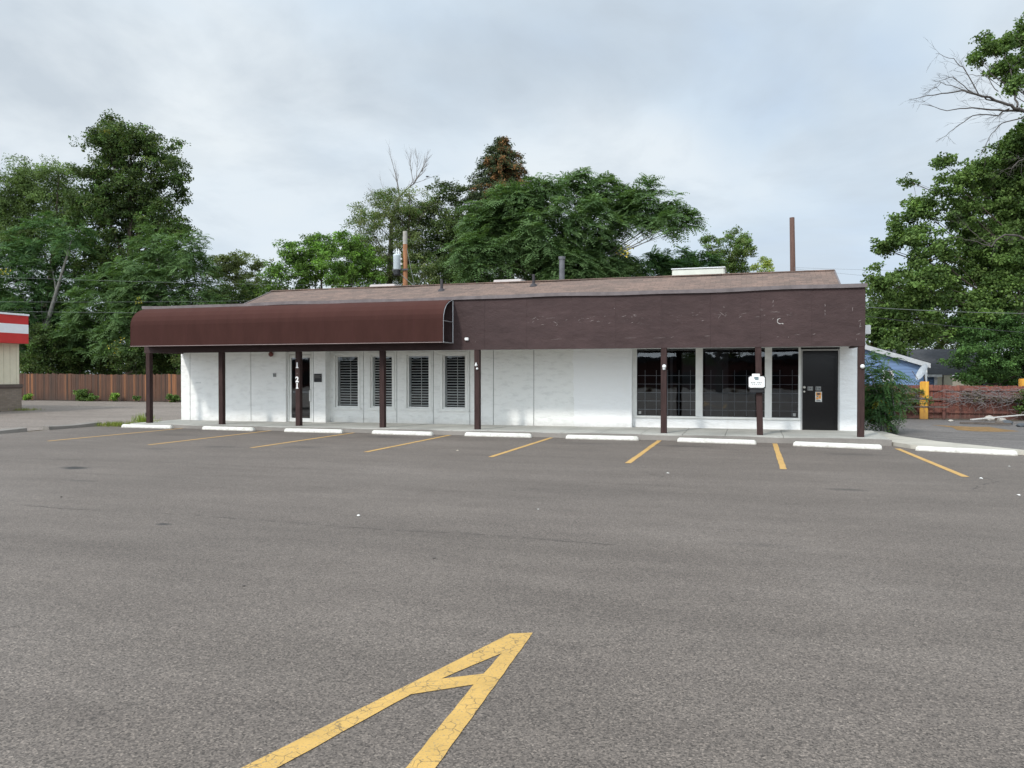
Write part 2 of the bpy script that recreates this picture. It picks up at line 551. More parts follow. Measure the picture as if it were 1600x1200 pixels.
M['fence_l'] = fence_mat('cedar_boards', (0.055, 0.032, 0.022), (0.098, 0.045, 0.026), (0.27, 0.115, 0.048))
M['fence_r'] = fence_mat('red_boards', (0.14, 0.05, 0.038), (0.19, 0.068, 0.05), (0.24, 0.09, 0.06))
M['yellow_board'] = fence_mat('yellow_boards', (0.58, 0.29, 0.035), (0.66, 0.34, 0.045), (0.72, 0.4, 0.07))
M['fence_grey'] = simple('weathered_post', (0.12, 0.10, 0.085), 0.9, 0.3, 8)


def siding(name, c, pitch=0.16):
    m, nt, b = newmat(name)
    p = sep_pos(nt)
    w = math_n(nt, 'FRACT', math_n(nt, 'DIVIDE', math_n(nt, 'ADD', p[2], 10.0), pitch))
    cc = ramp(nt, w, [(0.0, tuple(x * 0.45 for x in c)), (0.13, tuple(x * 0.8 for x in c)), (0.2, c), (1.0, tuple(x * 1.08 for x in c))])
    nt.links.new(cc, b.inputs['Base Color'])
    b.inputs['Roughness'].default_value = 0.55
    bump(nt, b, w, 0.6, 0.02)
    return m


M['siding'] = siding('blue_lap_siding', (0.15, 0.235, 0.40))
M['dark_roof'] = simple('dark_grey_shingles', (0.055, 0.058, 0.065), 0.9, 0.25, 5)
M['chimney'] = simple('brick_chimney', (0.33, 0.15, 0.10), 0.9, 0.2, 8)
M['wood_pole'] = simple('treated_pole_wood', (0.25, 0.115, 0.055), 0.85, 0.4, 3, bmp=0.4, bscale=25, stretch=(6, 6, 0.35))
M['pole_dark'] = simple('dark_pole_wood', (0.11, 0.062, 0.048), 0.85, 0.3, 3, stretch=(6, 6, 0.35))
M['pole_grey'] = simple('weathered_pole_top', (0.36, 0.34, 0.31), 0.85, 0.25, 4)
M['trafo'] = simple('transformer_paint', (0.50, 0.56, 0.60), 0.45, 0.06, 4)
M['ceramic'] = simple('insulator_ceramic', (0.70, 0.72, 0.73), 0.3)
M['wire'] = simple('cable_black', (0.05, 0.05, 0.055), 0.6)
M['wire_l'] = simple('cable_grey', (0.17, 0.18, 0.18), 0.5)
M['pipe'] = simple('vent_pipe', (0.045, 0.04, 0.045), 0.6)
M['flue'] = simple('flue_metal', (0.14, 0.14, 0.15), 0.5, 0.25, 4, metal=0.3)
M['ac'] = simple('rooftop_unit_paint', (0.62, 0.63, 0.56), 0.6, 0.12, 2)
M['curbmetal'] = simple('skylight_curb', (0.55, 0.50, 0.48), 0.5, 0.1, 2)
M['bark'] = simple('tree_bark', (0.085, 0.068, 0.052), 0.95, 0.4, 5, bmp=0.5, bscale=14, stretch=(4, 4, 0.8))
M['bark_pale'] = simple('dead_bark', (0.20, 0.18, 0.165), 0.9, 0.3, 4, stretch=(3, 3, 0.8))
M['bark_grey'] = simple('smooth_grey_bark', (0.17, 0.165, 0.15), 0.9, 0.3, 4, stretch=(3, 3, 0.8))
M['sand'] = simple('spilled_sand', (0.22, 0.135, 0.055), 0.95, 0.35, 5, bmp=0.5, bscale=25)
M['stone'] = simple('pale_rubble', (0.42, 0.39, 0.35), 0.9, 0.25, 9, bmp=0.4, bscale=20)
M['bird'] = simple('dark_feathers', (0.04, 0.04, 0.045), 0.8)
M['seam'] = simple('tar_seam', (0.085, 0.076, 0.07), 0.8, 0.3, 20)


def leafmat(name, trans=0.3, rough=0.6, spec=0.14):
    m, nt, b = newmat(name)
    out = nt.nodes['Material Output']
    a = N(nt, 'ShaderNodeAttribute'); a.attribute_name = 'tint'
    nt.links.new(a.outputs['Color'], b.inputs['Base Color'])
    b.inputs['Roughness'].default_value = rough
    b.inputs['Specular IOR Level'].default_value = spec
    t = N(nt, 'ShaderNodeBsdfTranslucent')
    nt.links.new(mix(nt, 1.0, a.outputs['Color'], (1.25, 1.35, 0.6), 'MULTIPLY'), t.inputs['Color'])
    mx = N(nt, 'ShaderNodeMixShader'); mx.inputs[0].default_value = trans
    nt.links.new(b.outputs[0], mx.inputs[1]); nt.links.new(t.outputs[0], mx.inputs[2])
    nt.links.new(mx.outputs[0], out.inputs[0])
    return m


M['leaf'] = leafmat('leaf_green')
M['needle'] = leafmat('needle_green', 0.1, 0.7, 0.2)

# ------------------------------------------------------------------ SETTING
MB().quad((-320, -320, -0.012), (320, -320, -0.012), (320, 420, -0.012), (-320, 420, -0.012)).build('ground', M['ground'])
tag(bpy.data.objects['ground'], kind='structure')


def sheet(name, pts, z, mat):
    o = MB().poly([(p[0], p[1], z) for p in pts]).build(name, mat)
    return tag(o, kind='structure')


sheet('parking_lot', [(-19.30, -14), (26, -14), (26, 19.02), (-19.30, 19.02)], 0.0, M['asphalt'])
sheet('side_lot', [(-60, -14), (-19.55, -14), (-19.55, 36.9), (-60, 36.9)], 0.0, M['lot_gravel'])
sheet('rear_yard', [(-19.55, 21.5), (2.6, 21.5), (2.6, 36.9), (-19.55, 36.9)], -0.004, M['lot_gravel'])
sheet('side_parking_lot', [(2.6, 19.02), (26, 19.02), (26, 30.6), (2.6, 30.6)], 0.0, M['lot_right'])
sheet('street', [(-320, -40), (320, -40), (320, -14.2), (-320, -14.2)], -0.004, M['lot_right'])

# sidewalk under the canopy with a rougher kerb edge and scored joints
def sw_z(x): return 0.105 + 0.045 * (x + 18) / 20.0


sb = MB()
xs = [-18.15, -16.6, -15.1, -13.6, -12.1, -10.6, -9.1, -7.6, -6.6, -5.6, -4.6, -3.6, -2.6, -1.6, -0.6, 0.72, 2.98]
for a, b_ in zip(xs[:-1], xs[1:]):
    for (y0, y1) in ((19.13, 20.35), (20.362, 21.8)):
        g_ = 0.006
        z0, z1 = sw_z(a), sw_z(b_)
        vs = [(a + g_, y0, -.05), (b_ - g_, y0, -.05), (b_ - g_, y1, -.05), (a + g_, y1, -.05), (a + g_, y0, z0), (b_ - g_, y0, z1), (b_ - g_, y1, z1), (a + g_, y1, z0)]
        sb.add(vs, [(0, 3, 2, 1), (4, 5, 6, 7), (0, 1, 5, 4), (1, 2, 6, 5), (2, 3, 7, 6), (3, 0, 4, 7)])
tag(sb.build('sidewalk', M['concrete']), kind='structure')
kb = MB()
n = 60
for i in range(n):
    a = -18.15 + (21.15) * i / n
    b_ = -18.15 + (21.15) * (i + 1) / n
    def ky(x): return 19.0 + 0.02 * math.sin(x * 3.1) + 0.015 * math.sin(x * 7.7 + 1)
    za, zb = sw_z(a) - 0.012 - 0.02 * max(0, math.sin(a * 2.3)), sw_z(b_) - 0.012 - 0.02 * max(0, math.sin(b_ * 2.3))
    kb.add([(a, ky(a), -.05), (b_, ky(b_), -.05), (b_, 19.128, -.05), (a, 19.128, -.05), (a, ky(a) + .02, za), (b_, ky(b_) + .02, zb), (b_, 19.128, zb), (a, 19.128, za)],
           [(4, 5, 6, 7), (0, 1, 5, 4), (2, 3, 7, 6)] + ([(3, 0, 4, 7)] if i == 0 else []) + ([(1, 2, 6, 5)] if i == n - 1 else []))
tag(kb.build('sidewalk_kerb', M['curb']), kind='structure')

ap = MB()
top = [(3.0, 22.6), (3.0, 19.15), (3.28, 18.45), (4.75, 17.72), (5.35, 17.66), (5.0, 18.2), (4.05, 19.6), (3.5, 21.0), (3.35, 22.6)]
ap.prism(top, -0.05, 0.085)
tag(ap.build('concrete_apron', M['apron']), kind='structure')

# low kerbs along the left edge of the lot
for (y0, y1, lab) in ((5.0, 16.6, 'worn concrete kerb at the left frame edge, nearer piece before the gap'), (17.3, 19.2, 'short worn concrete kerb running up to the weeds by the left wheel stop')):
    k = MB(); m_ = 14
    for i in range(m_):
        a, b_ = y0 + (y1 - y0) * i / m_, y0 + (y1 - y0) * (i + 1) / m_
        za, zb = 0.115 + 0.015 * math.sin(a * 2.7), 0.115 + 0.015 * math.sin(b_ * 2.7)
        k.add([(-19.54, a, -.03), (-19.28, a, -.03), (-19.28, b_, -.03), (-19.54, b_, -.03), (-19.52, a, za), (-19.30, a, za - .02), (-19.30, b_, zb - .02), (-19.52, b_, zb)],
              [(4, 5, 6, 7), (1, 2, 6, 5), (3, 0, 4, 7)] + ([(0, 1, 5, 4)] if i == 0 else []) + ([(2, 3, 7, 6)] if i == m_ - 1 else []))
    tag(k.build('kerb', M['curb']), lab, 'kerb', 'left edge kerbs')

# tar seams / cracks in the asphalt
def seam(pts, w):
    b = MB(); P = []
    for i in range(len(pts) - 1):
        a, c = Vector(pts[i]), Vector(pts[i + 1])
        k = max(2, int((c - a).length / 0.12))
        for j in range(k): P.append(a.lerp(c, j / k))
    P.append(Vector(pts[-1]))
    P = [Vector((p.x + random.gauss(0, 0.012), p.y + random.gauss(0, 0.012), 0.003)) for p in P]
    for i in range(len(P) - 1):
        if random.random() < 0.3: continue
        d = (P[i + 1] - P[i]).normalized(); s = Vector((-d.y, d.x, 0))
        w0 = w * random.uniform(0.3, 1.1); w1 = w * random.uniform(0.3, 1.1)
        b.quad(P[i] - s * w0, P[i + 1] - s * w1, P[i + 1] + s * w1, P[i] + s * w0)
    return tag(b.build('asphalt_crack', M['seam']), kind='structure')


seam([(-13.7, 11.2, 0), (-11.03, 11.57, 0), (-7.16, 11.45, 0), (-3.5, 11.32, 0), (-1.0, 11.2, 0)], 0.007)
seam([(-8.6, 7.25, 0), (-7.81, 7.22, 0), (-5.93, 7.3, 0), (-3.61, 7.2, 0), (-2.52, 7.27, 0), (-1.2, 7.2, 0)], 0.006)
seam([(-1.75, 12.9, 0), (-1.55, 12.5, 0), (-1.3, 12.3, 0), (-1.45, 11.9, 0)], 0.012)
seam([(3.4, 13.6, 0), (3.55, 13.2, 0), (3.2, 12.7, 0), (2.95, 12.2, 0)], 0.012)
seam([(-1.0, 17.6, 0), (-0.6, 17.2, 0), (-0.1, 17.15, 0)], 0.014)

# painted stall lines
line_group = 'yellow stall lines in front of the building'
stalls = [(-16.1, 14.4, 19.0), (-13.05, 14.3, 18.95), (-10.4, 14.4, 18.95), (-7.58, 14.3, 18.95), (-4.82, 14.15, 18.95), (-2.12, 13.9, 18.92), (0.52, 13.8, 18.85)]
where = ['faint leftmost yellow stall line below the left end wheel stop', 'thin yellow stall line second from the left, beside the second wheel stop',
         'yellow stall line ending below the glass door and its numbered post', 'yellow stall line ending below the third slatted window',
         'yellow stall line ending in front of the bare white wall', 'bright yellow stall line ending at the post before the storefront glass',
         'short bright yellow stall line below the post with the white box']
for (x, y0, y1), lab in zip(stalls, where):
    b = MB(); k = 16
    for i in range(k):
        a, c = y0 + (y1 - y0) * i / k, y0 + (y1 - y0) * (i + 1) / k
        j0, j1, j2, j3 = [random.uniform(-.006, .006) for _ in range(4)] if i == 0 else (j3, j2, random.uniform(-.006, .006), random.uniform(-.006, .006)); b.quad((x - .052 + j0, a, .004), (x + .052 + j1, a, .004), (x + .052 + j2, c, .004), (x - .052 + j3, c, .004))
    tag(b.build('stall_line', M['yellow_far']), lab, 'stall line', line_group)
b = MB().quad((3.14, 13.6, .004), (3.25, 13.6, .004), (3.06, 18.36, .004), (2.95, 18.36, .004))
tag(b.build('stall_line', M['yellow_far']), 'rightmost yellow stall line slanting away right of the last post', 'stall line', line_group)
# hatched corner marking in the foreground
def rough_poly(pts, step=.05, amp=.0012):
    P = []
    for i in range(len(pts)):
        a, c = Vector(pts[i]), Vector(pts[(i + 1) % len(pts)])
        k = max(1, int((c - a).length / step))
        for j in range(k):
            q = a.lerp(c, j / k)
            # edges wander by a hash of their place so that neighbours stay flush
            q.x += amp * math.sin(q.y * 91 + q.x * 53) + amp * .7 * math.sin(q.y * 233 + q.x * 17); q.y += amp * math.sin(q.x * 87 + q.y * 41)
            P.append(q)
    return P


b = MB()
b.poly(rough_poly([(-1.415, 4.53, .004), (-1.285, 4.59, .004), (-1.22, 2.9, .004), (-1.19, 0.6, .004), (-1.305, 0.6, .004), (-1.335, 2.86, .004), (-1.36, 3.73, .004), (-1.36, 3.88, .004), (-1.362, 4.2, .004)]))
b.poly(rough_poly([(-1.415, 4.53, .004), (-1.362, 4.2, .004), (-1.55, 3.75, .004), (-1.62, 3.52, .004), (-1.83, 2.71, .004), (-2.45, 0.6, .004), (-2.60, 0.6, .004), (-1.97, 2.66, .004)]))
b.quad((-1.55, 3.75, .004), (-1.36, 3.88, .004), (-1.36, 3.73, .004), (-1.62, 3.52, .004))
tag(b.build('hatch_marking', M['yellow']), 'large cracked yellow pointed hatch marking in the foreground asphalt', 'road marking')
# faded lines in the right-hand lot
for pts in ([(3.5, 22.3), (6.2, 21.15), (12, 19.0)], [(4.7, 24.5), (6.8, 23.15), (13, 20.2)], [(5.1, 26.0), (9, 24.2), (14, 22.3)]):
    b = MB()
    for (a, c) in zip(pts[:-1], pts[1:]):
        b.quad((a[0], a[1] - .05, .004), (c[0], c[1] - .05, .004), (c[0], c[1] + .05, .004), (a[0], a[1] + .05, .004))
    tag(b.build('faded_line', M['white_faint']), kind='structure')
b = MB()
b.quad((5.45, 17.62, .004), (9, 16.1, .004), (9, 16.2, .004), (5.45, 17.72, .004))
b.quad((5.2, 17.9, .004), (9, 16.45, .004), (9, 16.55, .004), (5.2, 18.0, .004))
tag(b.build('double_line', M['yellow_far']), 'pair of faded orange lines at the right edge beyond the last wheel stop', 'road marking')

# wheel stops
def stop_mesh():
    bm = bmesh.new()
    L, w0, w1, h = 0.9, 0.08, 0.055, 0.10
    vs = [(-L, -w0, 0), (L, -w0, 0), (L, w0, 0), (-L, w0, 0), (-L + .02, -w1, h), (L - .02, -w1, h), (L - .02, w1, h), (-L + .02, w1, h)]
    V = [bm.verts.new(v) for v in vs]
    for q in [(0, 3, 2, 1), (4, 5, 6, 7), (0, 1, 5, 4), (1, 2, 6, 5), (2, 3, 7, 6), (3, 0, 4, 7)]: bm.faces.new([V[i] for i in q])
    bmesh.ops.bevel(bm, geom=[e for e in bm.edges if max(v.co.z for v in e.verts) > 0.05], offset=0.022, segments=3, affect='EDGES')
    me = bpy.data.meshes.new('wheel_stop'); bm.to_mesh(me); bm.free()
    me.materials.append(M['stop'])
    return me


sm = stop_mesh()
so = None
stops = [(-17.2, 18.80, 0, 'white concrete wheel stop at the far left beside the weeds'), (-14.3, 18.74, -2, 'white concrete wheel stop below the second post from the left'),
         (-11.5, 18.70, 0, 'white concrete wheel stop in front of the numbered post and glass door'), (-8.83, 18.70, -2, 'white concrete wheel stop in front of the slatted windows'),
         (-6.2, 18.82, -1, 'white concrete wheel stop below the post right of the last slatted window'), (-3.5, 18.76, 1, 'white concrete wheel stop in front of the brighter repainted wall panel'),
         (-0.78, 18.58, -7, 'white concrete wheel stop in front of the wide storefront pane'), (1.78, 18.22, -10, 'white concrete wheel stop in front of the black door'),
         (4.15, 17.72, -19, 'angled white wheel stop on the right lying along the concrete apron')]
for i, (x, y, rz, lab) in enumerate(stops):
    o = bpy.data.objects.new('wheel_stop', sm) if i == 0 else so.copy()
    if i == 0: so = o
    col.objects.link(o)
    o.location = (x, y, 0.002); o.rotation_euler = (0, 0, R(rz + [1.2, -.8, .6, -1.0, 1.4, -.6, .9, -.7, .4][i]))
    tag(o, lab, 'wheel stop', 'white wheel stops along the kerb')

# ------------------------------------------------------------------ COMMERCIAL BUILDING
B = thing('commercial_building', 'long single-storey white stucco building with brown fascia, awning and posts', 'building', (-7.7, 21.3, 0))
FY = 19.42        # fascia front


def text_mesh(body, size, mat, name, parent, loc, offset=0.0, extrude=0.004, serif=False):
    cu = bpy.data.curves.new(name, 'FONT')
    cu.body = body; cu.size = size; cu.extrude = extrude; cu.offset = offset; cu.align_x = 'CENTER'
    o = bpy.data.objects.new(name, cu)
    col.objects.link(o)
    dg = bpy.context.evaluated_depsgraph_get(); dg.update()
    me = bpy.data.meshes.new_from_object(o.evaluated_get(dg))
    col.objects.unlink(o); bpy.data.objects.remove(o); bpy.data.curves.remove(cu)
    b = MB()
    b.v = [(v.co.x + loc[0], loc[1] - v.co.z, v.co.y + loc[2]) for v in me.vertices]
    b.f = [tuple(p.vertices) for p in me.polygons]
    bpy.data.meshes.remove(me)
    return b


def wall_panel(x0, x1, z0, z1, y, holes, grooves, name, mat, reveal=0.12, gw=0.011):
    """front sheet with rectangular openings (hx0,hx1,hz0,hz1) and their reveals; panel joints as real gaps."""
    hs = list(holes) + [(g - gw, g + gw, z0, z1) for g in grooves]
    X = sorted(set([x0, x1] + [h[0] for h in hs] + [h[1] for h in hs]))
    Z = sorted(set([z0, z1] + [h[2] for h in hs] + [h[3] for h in hs]))
    b = MB()
    for a, c in zip(X[:-1], X[1:]):
        for d, e in zip(Z[:-1], Z[1:]):
            mx, mz = (a + c) / 2, (d + e) / 2
            if any(h[0] < mx < h[1] and h[2] < mz < h[3] for h in hs): continue
            b.quad((a, y, d), (c, y, d), (c, y, e), (a, y, e))
    for i, h in enumerate(hs):
        r = reveal if i < len(holes) else 0.02
        a, c, d, e = h
        b.quad((a, y, d), (a, y, e), (a, y + r, e), (a, y + r, d))
        b.quad((c, y, d), (c, y + r, d), (c, y + r, e), (c, y, e))
        b.quad((a, y, e), (c, y, e), (c, y + r, e), (a, y + r, e))
        b.quad((a, y, d), (a, y + r, d), (c, y + r, d), (c, y, d))
    b.quad((x0, y, z0), (x0, y + .3, z0), (x0, y + .3, z1), (x0, y, z1))
    b.quad((x1, y, z0), (x1, y + .3, z0), (x1, y + .3, z1), (x1, y, z1))
    o = b.build(name, mat, B)
    if grooves:
        for x in grooves: MB().quad((x - gw, y + .019, z0), (x + gw, y + .019, z0), (x + gw, y + .019, z1), (x - gw, y + .019, z1)).build('panel_joint', M['groove'], o)
    return o


ZT = 2.6
YL, YM, YS = 21.05, 21.35, 21.58
X_ = lambda px, Y: aty(px, 600, Y).x
# left wall with the glass door opening
dl, dr_ = X_(446.5, YL), X_(487, YL)
xl0, xl1 = X_(283, YL), X_(508.5, YL)
wl = wall_panel(xl0, xl1, 0.10, ZT, YL, [(dl, dr_, 0.10, 2.33)], [X_(297, YL), X_(392, YL), X_(489.5, YL)], 'wall', M['wall'], reveal=0.16)
# middle wall: windows
wins = []
for (a, c) in ((524, 559.5), (578.5, 613), (635.5, 670.5), (691.5, 727.5)):
    wins.append((X_(a, YM), X_(c, YM), 0.58, 2.19))
xm1 = X_(987, YM)
wall_panel(xl1 - 0.05, xm1, 0.10, ZT, YM, wins, [X_(p, YM) for p in (568, 620, 677, 734, 771, 834)], 'wall', M['wall_mid'], reveal=0.14)
# right pier and kneewall
xd0, xd1 = X_(1251, YS), X_(1312, YS)
xs0, xs1 = xm1, xd0
wall_panel(xd1, X_(1340, YS), 0.12, ZT, YS, [], [], 'wall', M['wall_r'])
wall_panel(xs0, xs1, 0.10, 0.40, YS - .02, [], [], 'wall', M['wall_r'])
# hidden end/back walls
b = MB()
b.quad((xl0, YL + .3, 0), (xl0, 32, 0), (xl0, 32, 2.95), (xl0, YL + .3, 2.95))
b.quad((2.55, YS + .3, 0), (2.55, 32, 0), (2.55, 32, 2.95), (2.55, YS + .3, 2.95))
b.quad((xl0, 32, 0), (2.55, 32, 0), (2.55, 32, 2.95), (xl0, 32, 2.95))
for X0 in (xl0, 2.55): b.poly([(X0, 21.4, 2.9), (X0, 26.7, 4.85), (X0, 32, 2.9)])
b.build('rear_wall', M['wall_r'], B)
# faint stencil on the left wall
w0 = aty(306, 598, YL)
for i in range(4): MB().box(w0.x + i * .055, w0.x + i * .055 + .035, YL - .004, YL - .001, w0.z - .02, w0.z + .02).build('stencil_mark', M['soffit'], wl)

# interior behind the glass
b = MB()
b.box(-13.9, -3.35, 23.6, 23.7, 0.1, 2.58)
b.box(-3.3, 2.5, 25.6, 25.7, 0.1, 2.58)
b.box(xl0 + .2, 2.5, 21.9, 25.6, 0.02, 0.09)
b.box(-3.4, -3.3, 21.6, 25.6, 0.1, 2.58)
b.box(xl0 + .2, 2.5, 21.62, 25.6, 2.62, 2.68)
b.build('interior_wall', M['interior'], B)
b = MB()
b.box(X_(1102, 22.3), X_(1138, 22.3), 22.3, 22.34, 0.2, 2.55)
b.box(X_(1066, 22.6), X_(1088, 22.6), 22.6, 22.64, 0.2, 2.1)
b.box(X_(1047, 22.2), X_(1051, 22.2), 22.2, 22.26, 0.1, 2.58)
b.build('interior_screen', M['interior_pale'], B)

# slatted windows
for i, (a, c, z0, z1) in enumerate(wins):
    fr = MB()
    t, o_ = 0.075, 0.025
    fr.box(a - t, c + t, YM - o_, YM - .001, z1 + .002, z1 + t, .006); fr.box(a - t - .03, c + t + .03, YM - o_ - .02, YM - .001, z0 - t, z0 - .002, .006)
    fr.box(a - t, a - .002, YM - o_, YM - .001, z0, z1, .006); fr.box(c + .002, c + t, YM - o_, YM - .001, z0, z1, .006)
    s = 0.045
    fr.box(a + .001, a + s, YM + .06, YM + .10, z0 + .001, z1 - .001); fr.box(c - s, c - .001, YM + .06, YM + .10, z0 + .001, z1 - .001)
    fr.box(a + s, c - s, YM + .06, YM + .10, z1 - s, z1 - .001); fr.box(a + s, c - s, YM + .06, YM + .10, z0 + .001, z0 + s)
    f = fr.build('window', M['trim'], B)
    p = MB().quad((a + s, YM + .08, z0 + s), (c - s, YM + .08, z0 + s), (c - s, YM + .08, z1 - s), (a + s, YM + .08, z1 - s)).build('pane', M['glass_clear'], f)
    sl = MB(); ns = 19
    for k in range(ns):
        z = z0 + .08 + (z1 - z0 - .16) * k / (ns - 1)
        sl.add([(a + s, YM + .145, z - .004), (c - s, YM + .145, z - .004), (c - s, YM + .185, z + .016), (a + s, YM + .185, z + .016),
                (a + s, YM + .145, z + .004), (c - s, YM + .145, z + .004), (c - s, YM + .185, z + .024), (a + s, YM + .185, z + .024)],
               [(0, 3, 2, 1), (4, 5, 6, 7), (0, 1, 5, 4)])
    mxw = a + (c - a) * 0.58
    sl.box(mxw - .008, mxw + .008, YM + .135, YM + .143, z0 + .06, z1 - .05)
    sl.box(a, a + s + .025, YM + .13, YM + .19, z0, z1); sl.box(c - s - .012, c, YM + .13, YM + .19, z0, z1); sl.box(a, c, YM + .192, YM + .20, z1 - .07, z1)
    sl.build('blind', M['blind'], f)
    MB().quad((a, YM + .35, z0 - .1), (c, YM + .35, z0 - .1), (c, YM + .35, z1 + .1), (a, YM + .35, z1 + .1)).build('dark_room', M['interior'], f)

# storefront
def xq(p): return X_(p, YS)
MB().box(xq(987), xq(995), YS - .03, YS + .09, 0.46, ZT, .004).build('mullion', M['trim'], B)
MB().box(xq(1087), xq(1098), YS - .03, YS + .09, 0.46, ZT, .004).build('mullion', M['trim'], B)
MB().box(xq(1195), xq(1206), YS - .03, YS + .09, 0.46, ZT, .004).build('mullion', M['trim'], B)
MB().box(xq(1247.5), xq(1251), YS - .03, YS + .09, 0.46, ZT, .004).build('mullion', M['trim'], B)
MB().box(xq(986), xq(1251), YS - .07, YS + .05, 0.402, 0.458, .008).build('sill', M['trim'], B)
for k, (p0, p1) in enumerate(((995, 1087), (1098, 1195), (1206, 1247.5))):
    a, c = xq(p0), xq(p1)
    pn = MB().quad((a, YS + .03, .46), (c, YS + .03, .46), (c, YS + .03, ZT), (a, YS + .03, ZT)).build('storefront_pane', M['glass'], B)
    g = MB(); y = YS + .16
    zz = 0.62
    while zz < 1.78:
        g.box(a, c, y, y + .012, zz, zz + .013); zz += 0.235
    xx = a + 0.2
    while xx < c - .05:
        g.box(xx, xx + .012, y + .013, y + .024, .48, 1.72); xx += 0.31
    g.build('security_grille', M['grille'], pn)
    if k in (0, 2):
        ex = a + .05 if k == 0 else c - .13
        MB().quad((ex, YS + .026, .50), (ex + .07, YS + .026, .50), (ex + .07, YS + .026, .58), (ex, YS + .026, .58)).build('sticker', M['grey_plastic'], pn)

# black security door on the right
a, c = xd0 + .012, xd1 - .012
fr = MB()
zd1 = aty(1280, 548, YS).z
fr.box(a - .010, a + .03, YS - .02, YS + .06, .13, zd1 + .04, .004); fr.box(c - .03, c + .010, YS - .02, YS + .06, .13, zd1 + .04, .004)
fr.box(a + .03, c - .03, YS - .02, YS + .06, zd1, zd1 + .04, .004)
fr.build('door_frame', simple('door_frame_grey', (0.42, 0.42, 0.41), 0.5), B)
MB().box(a + .03, c - .03, YS + .02, YS + .05, zd1 + .045, ZT).build('transom', M['door_dark'], B)
d = MB()
d.box(a + .034, c - .034, YS + .012, YS + .05, .135, zd1 - .004)
for z in (.16, zd1 - .05): d.box(a + .04, c - .04, YS - .008, YS + .011, z - .02, z + .045, .004)
for x in (a + .04, c - .10): d.box(x, x + .06, YS - .008, YS + .011, .21, zd1 - .08, .004)
for k in range(1, 7):
    z = .2 + k * (zd1 - .3) / 7
    d.box(a + .105, c - .105, YS - .002, YS + .011, z - .006, z + .006)
dd = d.build('security_door', M['door_dark'], B)
k = aty(1256, 605, YS)
MB().lathe((k.x + .01, YS - .008, k.z), [(.034, 0), (.034, .012), (.014, .02), (.014, .045), (.03, .052), (.032, .075), (.018, .088)], 16, 'y').build('door_knob', M['brass'], dd)
MB().lathe((k.x + .01, YS - .008, k.z - .115), [(.024, 0), (.024, .016), (.012, .02)], 16, 'y').build('deadbolt', M['brass'], dd)
for px in (1266, 1278.5):
    q = aty(px, 607, YS)
    pl = MB().box(q.x - .065, q.x + .065, YS - .014, YS - .009, q.z - .05, q.z + .05).build('number_plate', M['grey_plastic'], dd)
q = aty(1279, 620, YS)
st = MB().box(q.x - .08, q.x + .08, YS - .014, YS - .009, q.z - .13, q.z + .13).build('sticker', M['paper'], dd)

def on_plate(px, py, rects, mat, name, parent, y):
    q = aty(px, py, YS); b = MB()
    for (x0, x1, z0, z1) in rects: b.box(q.x + x0, q.x + x1, y - .003, y - .0005, q.z + z0, q.z + z1)
    return b.build(name, mat, parent)

# marks on the door plates and the notice below them
on_plate(1266, 607, [(-.05, -.035, -.035, .035), (-.015, .0, -.03, .03), (.0, .02, -.012, .012), (.04, .055, -.035, .035)], M['ink'], 'plate_print', dd, YS - .0145)
on_plate(1278.5, 607, [(-.05, -.03, -.035, .035), (-.01, .005, -.03, .03), (.022, .05, -.03, .022)], M['ink'], 'plate_print', dd, YS - .0145)
on_plate(1279, 620, [(-.065, .065, .03, .115)], M['orange'], 'notice_print', st, YS - .0145)
on_plate(1279, 620, [(-.04, .03, .05, .1), (-.05, -.01, .0, .025)], M['ink'], 'notice_print', st, YS - .018)
on_plate(1279, 620, [(.0, .06, -.05, .025), (-.06, -.005, -.07, -.01)], M['orange'], 'notice_print', st, YS - .0145)
on_plate(1279, 620, [(-.06, .06, -.115, -.1), (-.06, .04, -.092, -.08)], M['ink'], 'notice_print', st, YS - .0145)

# white framed glass door on the left
a, c = dl, dr_
y = YL + .10
f = MB()
f.box(a + .002, a + .06, y, y + .06, .115, 2.30, .004); f.box(c - .06, c - .002, y, y + .06, .115, 2.30, .004)
f.box(a + .06, c - .06, y, y + .06, 2.22, 2.30); f.box(a + .06, c - .06, y + .002, y + .058, 2.302, ZT)
f.build('door_frame', M['trim'], B)
g = MB()
g.box(a + .07, a + .13, y + .005, y + .05, .12, 2.21, .004); g.box(c - .13, c - .07, y + .005, y + .05, .12, 2.21, .004)
g.box(a + .13, c - .13, y + .005, y + .05, 2.12, 2.21); g.box(a + .13, c - .13, y + .005, y + .05, .12, .235)
gd = g.build('glass_door', M['trim'], B)
MB().quad((a + .13, y + .03, .235), (c - .13, y + .03, .235), (c - .13, y + .03, 2.12), (a + .13, y + .03, 2.12)).build('pane', M['glass'], gd)
MB().box(a + .13, c - .13, y + .075, y + .10, 1.02, 1.07, .005).build('push_bar', M['white_plastic'], gd)
MB().tube([(c - .10, y - .00, 1.12), (c - .10, y - .06, 1.10), (c - .10, y - .06, .78), (c - .10, y - .00, .76)], .016, 8).build('pull_handle', M['white_plastic'], gd)
MB().box(c - .42, c - .18, YL + .9, YL + .93, 1.0, 1.75).build('interior_screen', simple('pale_green_poster', (0.22, 0.27, 0.22), 0.8), B)

